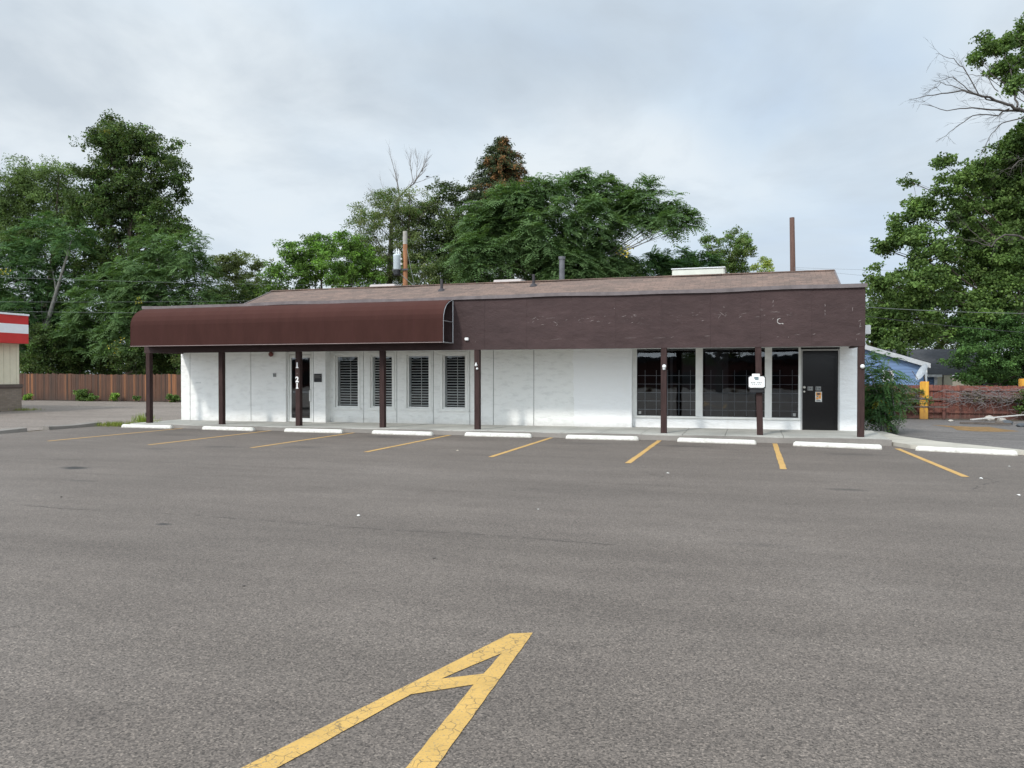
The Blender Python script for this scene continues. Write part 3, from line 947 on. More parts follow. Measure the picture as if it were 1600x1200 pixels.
# wall fixtures by the glass door
q0, q1 = aty(491, 584, YL), aty(503, 597, YL)
pl = MB().box(q0.x, q1.x, YL - .02, YL - .001, q1.z, q0.z, .004).build('plaque', M['black'], B)
b = MB()
for k in range(3): b.box(q0.x + .03, q1.x - .03 - .03 * (k % 2), YL - .022, YL - .0205, q0.z - .06 - k * .035, q0.z - .045 - k * .035)
b.build('plaque_lettering', simple('plaque_text', (0.14, 0.13, 0.12), 0.6), pl)
q = aty(429.5, 586, YL)
ic = MB().box(q.x - .055, q.x + .055, YL - .03, YL - .001, q.z - .06, q.z + .06, .006).build('intercom', M['grey_plastic'], B)
for i in range(2):
    for j in range(2): MB().box(q.x - .035 + i * .045, q.x - .01 + i * .045, YL - .033, YL - .0305, q.z - .035 + j * .045, q.z - .01 + j * .045).build('button', M['ink'], ic)
q = aty(424.5, 553.5, YL)
MB().lathe((q.x, YL - .005, q.z), [(.05, 0), (.075, .02), (.08, .05), (.05, .075), (.01, .085)], 16, 'y').build('alarm_bell', M['redbell'], B)

# fascia: skinned panels with open joints, underside and cap
FX0, FX1 = aty(232, 552, FY).x - .16, aty(1352, 541, FY).x
FZ0, FZ1 = 2.255, 3.61
seams_x = [-16.3, -15.1, -13.95, -12.75, -11.6, -10.4, -9.2, -8.0] + [X_(p, FY) for p in (757, 823, 893, 962, 1034, 1110, 1188, 1268)]
xs_ = [FX0] + seams_x + [FX1]
b = MB()
for i, (a, c) in enumerate(zip(xs_[:-1], xs_[1:])):
    dy = 0.003 * math.sin(i * 2.1)
    b.box(a + .0012, c - .0012, FY + dy, FY + .10, FZ0, FZ1)
fas = b.build('fascia', M['fascia'], B)
MB().box(FX0, FX1, FY + .101, FY + .12, FZ0 + .01, FZ1).build('fascia_backing', M['post'], fas)
MB().box(FX1 - .12, FX1 - .01, FY + .121, 21.5, FZ0 + .012, FZ1 - .02).build('fascia_return', M['fascia'], fas)
MB().box(FX0 + .01, FX0 + .12, FY + .121, 21.0, FZ0 + .012, FZ1 - .02).build('fascia_return', M['fascia'], fas)
MB().box(FX0 + .13, FX1 - .13, FY + .122, 21.6, FZ0 + .05, FZ0 + .09).build('soffit', M['soffit'], B)
cp = MB(); n = 40
def capz(x): return FZ1 + .02 + .012 * math.sin(x * .9) + .008 * math.sin(x * 2.3)
for i in range(n):
    a, c = FX0 - .03 + (FX1 - FX0 + .06) * i / n, FX0 - .03 + (FX1 - FX0 + .06) * (i + 1) / n
    za, zc = capz(a), capz(c)
    cp.quad((a, FY - .055, za - .035), (c, FY - .055, zc - .035), (c, FY - .06, zc + .055), (a, FY - .06, za + .055))
    cp.quad((a, FY - .06, za + .055), (c, FY - .06, zc + .055), (c, FY + .16, zc + .075), (a, FY + .16, za + .075))
    cp.quad((a, FY - .055, za - .035), (a, FY + .0, za - .03), (c, FY + .0, zc - .03), (c, FY - .055, zc - .035))
for x in (FX0 - .03, FX1 + .03):
    z = capz(x); cp.quad((x, FY - .055, z - .035), (x, FY - .06, z + .055), (x, FY + .16, z + .075), (x, FY + .16, z - .035))
cp.build('cap_flashing', M['flash'], fas)
MB().quad((FX0, FY + .16, FZ1 + .06), (FX1, FY + .16, FZ1 + .06), (FX1, 22.3, 3.3), (FX0, 22.3, 3.3)).build('canopy_roof', M['dark_roof'], B)

# glue scars left by removed letters
def scar(px, py, L, w, ang):
    w *= .62; b = MB()
    q = aty(px, py, FY); y = FY - .007
    d = Vector((math.cos(ang), 0, math.sin(ang))); s = Vector((-math.sin(ang), 0, math.cos(ang)))
    P = Vector((q.x, y, q.z)); k = 5; pts_a, pts_b = [], []
    for i in range(k + 1):
        t = i / k - .5
        ww = w * (0.3 + 0.7 * math.sin(math.pi * min(max(i / k, .08), .92))) * random.uniform(.6, 1.2)
        off = s * random.gauss(0, w * .5)
        pts_a.append(P + d * (t * L) + s * ww + off); pts_b.append(P + d * (t * L) - s * ww + off)
    for i in range(k): b.quad(pts_a[i], pts_a[i + 1], pts_b[i + 1], pts_b[i])
    b.build('glue_scar', M['glue'], fas)


for (px, py, L, w, ang) in ((1211, 487.5, .22, .008, 0), (1208, 471, .07, .009, 1.5), (1208, 478, .05, .009, 1.4), (1208, 498, .05, .012, .8), (1289, 477, .06, .010, 1.5), (1289, 486, .05, .011, 1.4),
                            (1289, 491, .06, .009, 1.6), (1332, 483, .09, .010, 1.5), (1343, 501, .07, .010, .4), (1344, 508, .12, .007, 1.4), (1341, 522, .09, .009, .3), (1345, 510, .04, .008, .2), (1338, 530, .05, .006, 1.4),
                            (1272, 522, .06, .009, .3), (1246, 523, .12, .005, .1), (1129, 491, .16, .007, -.7), (1124, 495, .10, .008, 1.0), (1131, 480, .04, .010, 0), (1134, 493, .06, .008, 1.3), (1098, 501, .05, .010, .2),
                            (1105, 525, .13, .006, .05), (1050, 527, .09, .006, .6), (1030, 528, .3, .004, .03), (985, 528, .3, .004, .03), (1162, 490, .14, .006, .25), (1157, 495, .07, .006, .6), (1089, 492, .06, .006, .3),
                            (975, 494, .12, .008, .2), (945, 494, .05, .008, 0), (925, 501, .10, .008, .3), (868, 504, .12, .009, -.5), (870, 508, .06, .008, .6), (848, 507, .07, .009, .1), (835, 497, .12, .008, .5),
                            (840, 499, .06, .008, -.6), (833, 503, .05, .008, .3), (885, 500, .05, .008, .2), (905, 500, .06, .008, .3), (918, 498, .08, .006, .2), (952, 505, .05, .008, 0), (988, 504, .05, .008, .4),
                            (960, 482, .03, .012, 0), (860, 497, .25, .004, .05), (900, 530, .02, .006, 0), (1232, 527, .03, .008, 1.2), (870, 530, .28, .004, .04), (743, 534, .06, .006, .8), (1215, 526, .05, .005, .2)):
    scar(px, py, L, w, ang)
# hooked leftover like a letter C
q = aty(1218, 502, FY); y = FY - .007
b = MB()
C_ = [(.02, .085), (-.035, .075), (-.06, .03), (-.06, -.02), (-.03, -.06), (.02, -.075), (.075, -.06), (.10, -.08)]
C_ = [(a_ * .8, c_ * .8) for a_, c_ in C_]
for i in range(len(C_) - 1):
    p0, p1 = Vector((q.x + C_[i][0], y, q.z + C_[i][1])), Vector((q.x + C_[i + 1][0], y, q.z + C_[i + 1][1]))
    d = (p1 - p0).normalized(); s = Vector((-d.z, 0, d.x)) * (.005 + .005 * math.sin(i * 1.3) ** 2)
    b.quad(p0 - s - d * .004, p1 - s + d * .004, p1 + s + d * .004, p0 + s - d * .004)
b.build('glue_hook', simple('bright_glue', (.5, .47, .45), .8), fas)
q = aty(730, 530, FY)
fl = MB().box(q.x - .05, q.x + .05, FY - .07, FY - .001, q.z - .035, q.z + .04, .008).build('sensor_light', M['white_plastic'], fas)
q = aty(1354, 520, 20.6)
MB().box(FX1 + .0, FX1 + .26, 20.5, 20.62, 2.58, 2.80, .01).build('floodlight', M['white_plastic'], fas)

# awning on a tube frame
AX0, AX1 = aty(230, 482, FY).x + .02, aty(708, 500, FY).x
prof = [(FY - .004, 3.605), (FY - .16, 3.585), (FY - .34, 3.53), (FY - .50, 3.44), (FY - .62, 3.32), (FY - .69, 3.18), (FY - .712, 3.06), (FY - .714, 2.85), (FY - .714, 2.65), (FY - .714, 2.45)]
b = MB(); n = 84
for i in range(n):
    a, c = AX0 + (AX1 - AX0) * i / n, AX0 + (AX1 - AX0) * (i + 1) / n
    for (y0, z0), (y1, z1) in zip(prof[:-1], prof[1:]):
        def pt(x, yy, zz):
            u = (x + 40.0) % 0.9 / 0.9
            bow = math.sin(math.pi * u)
            return (x, yy + 0.006 * bow * (1 if zz < 3.58 else 0), zz - (0.004 * bow if 2.5 < zz < 3.6 else 0) + (0.008 * math.sin(x * 1.3) if zz < 2.5 else 0))
        b.quad(pt(a, y0, z0), pt(c, y0, z0), pt(c, y1, z1), pt(a, y1, z1))
aw = b.build('awning', M['awning'], B)
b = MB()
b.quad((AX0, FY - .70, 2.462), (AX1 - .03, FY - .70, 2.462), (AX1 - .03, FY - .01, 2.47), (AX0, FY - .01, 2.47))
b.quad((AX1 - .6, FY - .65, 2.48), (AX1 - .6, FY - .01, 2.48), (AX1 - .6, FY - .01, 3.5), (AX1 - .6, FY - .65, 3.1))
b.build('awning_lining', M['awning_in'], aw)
b = MB(); r = .016
b.tube([(AX1, y_, z_) for y_, z_ in [(FY - .02, 3.6)] + [(p[0] + .02, p[1] - .02) for p in prof[1:]]], .010, 6)
b.tube([(AX1, FY - .025, 2.44), (AX1, FY - .025, 3.58)], r, 6)
b.tube([(AX1, FY - .70, 3.0), (AX1, FY - .025, 3.0)], r * .8, 6)
b.tube([(AX1, FY - .70, 2.44), (AX1, FY - .025, 2.44)], r, 6)
b.build('awning_frame', M['alu'], aw)
MB().tube([(AX0, FY - .712, 2.437), (AX1 - .02, FY - .712, 2.437)], r * .6, 6).build('hem_tube', simple('dull_hem_tube', (.26, .20, .19), .5), aw)
b = MB()
b.poly([(AX0 + .005, p[0], p[1]) for p in prof] + [(AX0 + .005, FY - .004, 2.45)])
b.build('awning_end', M['awning'], aw)

# gable roof behind
RX0, RX1, RY, RZ, SL = -18.28, 2.52, 26.7, 4.92, 0.37
b = MB()
nx = 26
for i in range(nx):
    a, c = RX0 + (RX1 - RX0) * i / nx, RX0 + (RX1 - RX0) * (i + 1) / nx
    za, zc = 0.012 * math.sin(a * 1.1), 0.012 * math.sin(c * 1.1)
    b.quad((a, 21.2, RZ - SL * 5.5), (c, 21.2, RZ - SL * 5.5), (c, RY, RZ + zc), (a, RY, RZ + za))
    b.quad((a, 32.2, RZ - SL * 5.5), (a, RY, RZ + za), (c, RY, RZ + zc), (c, 32.2, RZ - SL * 5.5))
rf = b.build('roof', M['shingle'], B)
b = MB()
for X0, X1 in ((RX0 - .02, RX0 + .03), (RX1 - .03, RX1 + .02)):
    b = MB()
    for Y0 in (21.2, 32.2):
        z0 = RZ - SL * 5.5
        b.add([(X0, Y0, z0 - .16), (X1, Y0, z0 - .16), (X1, RY, RZ - .16), (X0, RY, RZ - .16), (X0, Y0, z0 + .015), (X1, Y0, z0 + .015), (X1, RY, RZ + .015), (X0, RY, RZ + .015)],
              [(0, 3, 2, 1), (4, 5, 6, 7), (0, 1, 5, 4), (1, 2, 6, 5), (2, 3, 7, 6), (3, 0, 4, 7)])
    b.build('rake_board', M['flash'], rf)
b = MB().box(RX0, RX1, RY - .12, RY + .12, RZ - .02, RZ + .02, .008).build('ridge_cap', M['shingle'], rf)
for (x, y, z) in ((-10.66, 25.88, 4.62), (-7.3, 26.14, 4.71)):
    MB().lathe((x, y, z - .05), [(.16, .0), (.09, .10), (.05, .13), (.05, .30), (.05, .44), (.04, .44)], 12).build('vent_pipe', M['pipe'], rf)
p = at(878, 401, 28)
MB().lathe((p.x, p.y, 4.3), [(.10, 0), (.10, p.z - 4.3 - .1), (.125, p.z - 4.3 - .1), (.125, p.z - 4.3)], 16).build('flue', M['flue'], rf)
for (p0, p1) in ((583, 622), (775, 818)):
    q0, q1 = aty(p0, 445, 27.3), aty(p1, 445, 27.3)
    MB().box(q0.x, q1.x, 27.0, 28.0, 4.5, aty(p0, 444.6 if p0 < 700 else 437.2, 27).z, .02).build('skylight', M['curbmetal'], rf)

# posts with fixtures
posts = [(-17.75, 'post'), (-15.1, 0), (-12.47, 0), (-9.8, 0), (-7.0, 0), (-2.08, 0), (0.15, 0), (2.42, 0)]
post_objs = []
for i, (x, _) in enumerate(posts):
    b = MB(); zb = sw_z(x) - .01
    lean = 0.05 if i == 6 else 0.0
    h = .072
    vs = []
    for k, z in enumerate((zb, 1.2, FZ0 + .0)):
        dx = lean * (1 - (z - zb) / (FZ0 - zb))
        vs += [(x - h + dx, FY + .01, z), (x + h + dx, FY + .01, z), (x + h + dx, FY + .01 + 2 * h, z), (x - h + dx, FY + .01 + 2 * h, z)]
    fs = [(0, 3, 2, 1), (8, 9, 10, 11)]
    for k in (0, 4):
        fs += [(k + 0, k + 1, k + 5, k + 4), (k + 1, k + 2, k + 6, k + 5), (k + 2, k + 3, k + 7, k + 6), (k + 3, k + 0, k + 4, k + 7)]
    b.add(vs, fs)
    po = b.build('post', M['post'], B)
    bv = po.modifiers.new('bevel', 'BEVEL'); bv.width = .008; bv.segments = 2
    post_objs.append(po)
    if i in (4, 5, 7):
        z = aty({4: 748, 5: 1037, 7: 1345}[i], 572.5, FY).z
        if i == 4:      # broken twin lamp holder
            c_ = MB()
            c_.lathe((x - .01, FY + .008, z + .03), [(.035, 0), (.035, .03), (.022, .05), (.018, .09)], 12, 'y')
            c_.lathe((x + .02, FY + .008, z - .06), [(.03, 0), (.03, .03), (.02, .06)], 12, 'y')
            c_.box(x - .03, x + .005, FY - .02, FY + .008, z + .0, z + .10, .008)
        else:
            c_ = MB().lathe((x + (.015 if i == 5 else .02), FY + .008, z), [(.045, 0), (.05, .015), (.045, .05), (.025, .07)], 16, 'y')
            if i == 5: c_.box(x - .02, x + .045, FY - .03, FY + .008, z - .09, z - .03, .01)
        c_.build('lamp_holder', M['white_plastic'], po, True)
    if i == 0:
        MB().box(x - .11, x - .074, FY + .02, FY + .12, .3, .42, .005).build('outlet_box', M['black'], po)
    if i == 2:
        for (py, s) in ((570.5, '1'), (592.5, '2'), (602.5, '1')):
            q = aty(456.5, py, FY)
            dg = text_mesh(s, .215, M['white_plastic'], 'numeral', po, (x - .012, FY + .007, q.z - .078), 0.009, .004)
            if s == '1':
                dg.box(x - .055, x + .035, FY + .002, FY + .008, q.z - .082, q.z - .062)
            dg.build('numeral', M['white_plastic'], po)
        q = aty(456.5, 583.5, FY)
        MB().lathe((x - .01, FY + .009, q.z), [(.012, 0), (.006, .006)], 8, 'y').build('screw', M['grey_plastic'], po)

# literature box hung on the seventh post
q0, q1 = aty(1170, 585, FY - .1), aty(1195, 606, FY - .1)
T = thing('literature_box', 'white and black plastic leaflet box hung on the post before the storefront', 'leaflet box', ((q0.x + q1.x) / 2, FY - .1, 1.15))
x0, x1 = q0.x, q1.x
b = MB(); b.box(x0 - .02, x1 + .02, FY - .10, FY - .002, q1.z - .03, q0.z - .04, .02); b.box(x0 + .02, x1 - .02, FY - .09, FY - .002, q1.z - .12, q1.z - .03, .015)
b.build('body', M['black'], T)
MB().box(x0, x1, FY - .135, FY - .101, q1.z, q0.z - .05, .022).build('cover', M['white_plastic'], T)
b = MB().box((x0 + x1) / 2 - .11, (x0 + x1) / 2 + .07, FY - .125, FY - .104, q0.z - .10, q0.z + .015, .006); lf = b.build('leaflet', M['paper'], T)
b = MB(); xc = (x0 + x1) / 2 - .01; zc = (q0.z + q1.z) / 2
b.box(xc - .05, xc + .05, FY - .138, FY - .1355, zc + .055, zc + .10); b.box(xc - .03, xc + .05, FY - .138, FY - .1355, zc + .025, zc + .05)
b.build('emblem', simple('emblem_slate', (0.14, 0.20, 0.22), .7), T)
b = MB()
for k in range(7):
    if k == 3: continue
    b.box(xc - .125 + k * .037, xc - .10 + k * .037, FY - .138, FY - .1355, zc - .05, zc - .02)
for k in range(5): b.box(xc - .1 + k * .045, xc - .07 + k * .045, FY - .138, FY - .1355, zc - .085, zc - .07)
b.build('lettering', M['grey_plastic'], T)

# rooftop unit behind the ridge
q0, q1 = aty(1050, 430, 28.0), aty(1132, 416, 28.0)
T = thing('rooftop_unit', 'pale boxy rooftop cooler showing above the right half of the ridge', 'rooftop unit', ((q0.x + q1.x) / 2, 28.6, 4.2))
b = MB().box(q0.x, q1.x, 28.0, 29.3, 4.1, aty(1060, 421, 28).z, .03); b.build('body', M['ac'], T)
MB().box(q0.x - .03, q1.x + .03, 27.97, 29.33, aty(1060, 421, 28).z + .002, aty(1060, 419.4, 28).z, .008).build('lid', M['rest_white'], T)
b = MB()
for k in range(3): b.box(q0.x + .62 + k * .22, q0.x + .78 + k * .22, 27.985, 27.999, 4.85, 5.06)
b.build('louvre', M['white_plastic'], T)

# ------------------------------------------------------------------ RESTAURANT AT LEFT
T = thing('restaurant_building', 'cream building with red and white striped roof band at the left edge', 'building', (-33, 20, 0))
WX, WY = -31.0, 26.3
b = MB()
xg = [WY - .0]
b.box(-46, WX, 4, WY, 1.17, 3.0)
wl_ = b.build('wall', M['rest_cream'], T)
b = MB()
for k in range(60): b.box(WX + .001, WX + .012, WY - .15 - k * .3, WY - .14 - k * .3, 1.18, 2.9)
b.build('wall_rib', simple('rib_shadow', (0.55, 0.50, 0.38), .8), wl_)
MB().box(-46, WX + .06, 4, WY + .06, 0, 1.0).build('brick_base', M['brick'], T)
MB().box(-46, WX + .12, 4, WY + .12, 1.0, 1.17, .03).build('ledge', M['rest_cap'], T)
for z0, z1, m_, nm in ((2.95, 3.385, 'rest_red', 'red_band'), (3.385, 3.79, 'rest_white', 'white_band'), (3.79, 4.17, 'rest_red', 'red_band'), (4.17, 4.25, 'rest_white', 'cap_trim')):
    e = .03 if nm == 'cap_trim' else 0
    MB().box(-46, -30.5 + e, 4, WY + .05 + e, z0 + .002, z1, .004).build(nm, M[m_], T)

# ------------------------------------------------------------------ FENCES
def plank_fence(name, label, x0, x1, y, z1, mat, bw, post_every, rails_front=False, uneven=.02):
    T = thing(name, label, 'fence', ((x0 + x1) / 2, y, 0))
    b = MB(); x = x0; i = 0
    while x < x1 - .02:
        w = bw * random.uniform(.9, 1.02)
        h = z1 + random.gauss(0, uneven) + .03 * math.sin(x * .4)
        yy = y + random.gauss(0, .006)
        b.box(x + .004, min(x + w, x1) - .004, yy, yy + .02, .02, h)
        x += w; i += 1
    b.build('board_panel', mat, T)
    r = MB()
    for z in (.22, z1 * .55, z1 - .18):
        r.box(x0, x1, y - .06 if rails_front else y + .03, y - .012 if rails_front else y + .08, z, z + .09)
    r.build('rail', mat if rails_front else M['fence_grey'], T)
    x = x0 + .3
    while x < x1:
        MB().box(x - .05, x + .05, (y - .16) if rails_front else y + .09, (y - .062) if rails_front else y + .19, 0, z1 - .03, .006).build('fence_post', M['fence_grey'] if not rails_front else random.choice([M['fence_grey'], mat]), T)
        x += post_every
    return T


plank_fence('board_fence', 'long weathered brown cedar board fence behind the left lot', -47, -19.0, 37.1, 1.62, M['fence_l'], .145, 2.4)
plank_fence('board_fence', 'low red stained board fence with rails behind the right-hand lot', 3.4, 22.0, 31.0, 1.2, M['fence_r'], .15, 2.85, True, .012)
q = aty(1437, 596, 30.75)
T = thing('yellow_board_post', 'bright yellow narrow board upright standing proud of the red fence', 'fence board', (q.x + .13, 30.75, 0))
MB().box(q.x, q.x + .27, 30.70, 30.74, 0, q.z - .02, .006).build('board', M['yellow_board'], T)
MB().box(q.x + .03, q.x + .30, 30.742, 30.76, .6, q.z, .004).build('backing_board', M['yellow_board'], T)
b = MB()
for z in (.42, .70): b.box(q.x - .5, q.x + .9, 30.68, 30.698, z, z + .05)
b.build('rail', M['fence_grey'], T)
q = aty(1596, 597, 31.6)
tag(MB().box(q.x - .1, q.x + .4, 31.4, 31.6, 0, q.z + .12, .02).build('yellow_gate', M['yellow_board']), 'small yellow gate end peeking over the red fence at the right frame edge', 'gate')

# ------------------------------------------------------------------ BLUE HOUSE
T = thing('blue_house', 'blue lap-sided house with white eaves beyond the red fence', 'house', (12, 44, 0))
YH = 42.0
qa, qb = aty(1340, 538, YH), aty(1452, 570, YH)
wx1 = aty(1446, 580, YH).x
sl_ = (qb.z - qa.z) / (qb.x - qa.x)
apx = qb.x - 4.6; apz = qb.z - sl_ * -1 * 0 + (apx - qb.x) * sl_
b = MB()
lx = 2 * apx - wx1
b.poly([(lx, YH, -.5), (wx1, YH, -.5), (wx1, YH, qb.z + (wx1 - qb.x) * sl_ - .1), (apx, YH, apz - .1), (lx, YH, qb.z + (wx1 - qb.x) * sl_ - .1)])
b.quad((wx1, YH, -.5), (wx1, YH + 4, -.5), (wx1, YH + 4, 2.6), (wx1, YH, qb.z - .05))
b.build('wall', M['siding'], T)
b = MB()
for (xa, za, xb, zb) in ((apx, apz, qb.x, qb.z), (apx, apz, 2 * apx - qb.x, qb.z)):
    b.add([(xa, YH - .3, za - .16), (xb, YH - .3, zb - .16), (xb, YH - .26, zb - .16), (xa, YH - .26, za - .16), (xa, YH - .3, za + .07), (xb, YH - .3, zb + .07), (xb, YH - .26, zb + .07), (xa, YH - .26, za + .07)],
          [(0, 3, 2, 1), (4, 5, 6, 7), (0, 1, 5, 4), (1, 2, 6, 5), (2, 3, 7, 6), (3, 0, 4, 7)])
b.box(qb.x - .06, qb.x, YH - .26, YH + 4, qb.z - .16, qb.z + .05)
b.build('eave_board', simple('eave_paint', (.42, .43, .44), .6), T)
b = MB()
b.quad((apx, YH - .3, apz + .08), (qb.x + .05, YH - .3, qb.z + .08), (qb.x + .05, YH + 5, qb.z + .08), (apx, YH + 5, apz + .08))
b.quad((apx, YH - .3, apz + .08), (2 * apx - qb.x, YH - .3, qb.z + .08), (2 * apx - qb.x, YH + 5, qb.z + .08), (apx, YH + 5, apz + .08))
b.build('roof', M['dark_roof'], T)
q0, q1 = aty(1381, 580, YH), aty(1396, 594, YH)
wf = MB().box(q0.x - .06, q1.x, YH - .05, YH - .002, q1.z - .06, q0.z + .04, .01).build('window', M['rest_white'], T)
MB().box(q0.x + .05, q1.x - .1, YH - .056, YH - .051, q1.z + .06, q0.z - .05).build('pane', M['black'], wf)
q = aty(1447, 570, YH - .1); MB().box(q.x - .04, q.x + .05, YH - .12, YH - .03, -.5, qb.z - .1).build('downspout', M['rest_white'], T)
# rear wing
YW = 46.0
a0, a1 = aty(1440, 589, YW), aty(1465, 589, YW)
MB().box(a0.x - 3, a1.x - .12, YW, YW + 3, -.5, a0.z).build('wing_wall', M['siding'], T)
MB().box(a1.x - .18, a1.x - .02, YW - .08, YW - .01, -.5, a0.z + .05).build('downspout', M['rest_white'], T)
e0, e1 = aty(1380, 545, YW + 4.2), aty(1520, 545, YW + 4.2)
b = MB(); b.quad((a0.x - 4, YW - .4, a0.z + .1), (a1.x + 2.2, YW - .4, a0.z + .1), (e1.x + .5, YW + 4.2, e1.z), (e0.x - 1, YW + 4.2, e1.z)); b.build('wing_roof', M['dark_roof'], T)
MB().box(a0.x - 4, a1.x + .12, YW - .46, YW - .405, a0.z - .0, a0.z + .13).build('gutter', M['rest_white'], T)
q = aty(1367, 537, YH + 2); MB().box(q.x - .3, q.x + .3, YH + 2, YH + 2.6, q.z - 1.2, q.z + .05).build('chimney', M['chimney'], T)
# satellite dish on the eave corner
q = aty(1440, 581, YH - .7)
T = thing('satellite_dish', 'grey oval satellite dish beside the blue house downspout', 'satellite dish', (q.x, q.y, q.z))
b = MB(); seg = 20
u = Vector((.35, .65, .0)).normalized(); nrm = Vector((-.80, -.35, .48)).normalized(); u = Vector((0, 0, 1)).cross(nrm).normalized(); w = nrm.cross(u)
rings = []
for r_, h in ((0.0, -.09), (.25, -.065), (.45, 0.0)):
    rings.append([q + u * (r_ * 0.72 * math.cos(2 * math.pi * k / seg)) + w * (r_ * math.sin(2 * math.pi * k / seg)) + nrm * h for k in range(seg)])
vs = sum(rings, []); fs = []
for i in range(2):
    for k in range(seg): fs.append((i * seg + k, i * seg + (k + 1) % seg, (i + 1) * seg + (k + 1) % seg, (i + 1) * seg + k))
b.add(vs, fs); b.build('reflector', simple('dish_grey', (.42, .45, .48), .5), T, True)
b = MB(); b.tube([q - nrm * .09, q - nrm * .2 - Vector((0, 0, .35)), q + Vector((.28, .5, -.95))], .03, 6); b.tube([q - w * .4, q + nrm * .45 - w * .2], .015, 6)
b.build('mount_arm', M['fence_grey'], T)
q = at(1478, 594, 46)
T = thing('garden_shed', 'pale beige shed corner behind the red fence beside the dark bush', 'shed', (q.x, q.y, 0))
MB().box(q.x - .45, q.x + .35, q.y, q.y + 1.5, -.5, q.z + .35).build('wall', M['rest_cream'], T)
b = MB().poly([(q.x - .5, q.y - .06, q.z + .34), (q.x + .4, q.y - .06, q.z + .34), (q.x + .4, q.y + 1.6, q.z + .5), (q.x - .5, q.y + 1.6, q.z + .5)]); b.build('roof', M['rest_white'], T)
MB().box(q.x - .2, q.x - .13, q.y - .02, q.y - .005, -.4, q.z + .3).build('door_edge', M['fence_grey'], T)
q0, q1 = aty(1588, 591, 44), aty(1625, 612, 44)
T = thing('neighbour_house', 'blue wall corner with white eave at the right frame edge', 'house', (q0.x + 2, 45, 0))
MB().box(q0.x, q0.x + 6, 44.4, 50, -.5, q0.z - .08).build('wall', M['siding'], T)
MB().box(q0.x - .3, q0.x + 6.3, 44, 50.3, q0.z - .078, q0.z + .09, .01).build('eave_board', M['rest_white'], T)
b = MB().quad((q0.x - .3, 44, q0.z + .1), (q0.x + 6.3, 44, q0.z + .1), (q0.x + 6.3, 47, q0.z + 1.2), (q0.x - .3, 47, q0.z + 1.2)); b.build('roof', M['dark_roof'], T)

# ------------------------------------------------------------------ UTILITY POLES AND WIRES
def pole(label, p_top, r0, r1, mat, lean=(0, 0)):
    T = thing('utility_pole', label, 'utility pole', (p_top.x - lean[0], p_top.y - lean[1], 0))
    b = MB(); b.tube([(p_top.x - lean[0], p_top.y - lean[1], -.3), (p_top.x - lean[0] * .5, p_top.y - lean[1] * .5, p_top.z * .5), p_top], [r0, (r0 + r1) / 2, r1], 12)
    b.build('pole', mat, T, True)
    return T


pt_ = at(633, 362, 46)
T = pole('brown wooden utility pole carrying a grey transformer can above the roof', pt_, .19, .13, M['wood_pole'])
MB().tube([pt_ + Vector((0, 0, -.75)), pt_ + Vector((0, 0, .02))], [.137, .135], 12).build('pole_top', M['pole_grey'], T)
tc = at(622, 410, 46) + Vector((0, -.12, 0)); hh = .46
tr = MB().lathe((tc.x, tc.y, tc.z), [(.20, -hh), (.235, -hh + .05), (.24, hh - .12), (.25, hh - .1), (.25, hh - .06), (.20, hh), (.02, hh + .03)], 20).build('transformer', M['trafo'], T, True)
for dx in (-.02, .13): MB().lathe((tc.x + dx, tc.y - .05, tc.z + hh - .02), [(.045, 0), (.06, .06), (.035, .1), (.06, .15), (.03, .2), (.03, .30), (.015, .33)], 10).build('bushing', M['ceramic'], tr)
for dz in (.18, -.12): MB().box(tc.x + .2, pt_.x - .1, tc.y - .04, tc.y + .10, tc.z + dz - .05, tc.z + dz + .05, .01).build('bracket', M['white_plastic'], tr)
MB().lathe((tc.x, tc.y, tc.z - hh - .34), [(.15, 0), (.19, .05), (.19, .335)], 12).build('cutout_box', M['black'], tr)
b = MB()
b.box(pt_.x - .75, pt_.x + .3, pt_.y - .22, pt_.y - .15, pt_.z - 2.32, pt_.z - 2.22)
for k in range(4): b.tube([(pt_.x - .7 + k * .12, pt_.y - .2, pt_.z - 2.3), (pt_.x - .55 + k * .1, pt_.y - .3, pt_.z - 2.62), (pt_.x - .4 + k * .1, pt_.y - .2, pt_.z - 2.5)], .022, 5)
b.build('secondary_rack', M['wire'], T)
b = MB(); b.tube([pt_ + Vector((.14, -.05, -1.0)), pt_ + Vector((.45, -.1, -2.4)), pt_ + Vector((.75, -.2, -3.4))], .014, 5); b.tube([pt_ + Vector((-.5, -.2, -2.3)), pt_ + Vector((.75, -.3, -3.3))], .018, 5)
b.build('service_drop', M['wire_l'], T)
p2 = at(1237.5, 340, 48)
pole('bare dark wooden utility pole leaning slightly beyond the right roof end', p2, .20, .15, M['pole_dark'], (-0.22, 0))


def wire(pts, r, mat, label, sag=0.25, group=None):
    P = []
    for i in range(len(pts) - 1):
        a, c = Vector(pts[i]), Vector(pts[i + 1])
        for k in range(16):
            t = k / 16
            P.append(a.lerp(c, t) - Vector((0, 0, sag * 4 * t * (1 - t))))
    P.append(Vector(pts[-1]))
    return tag(MB().tube(P, r, 5).build('overhead_wire', mat), label, 'wire', group)


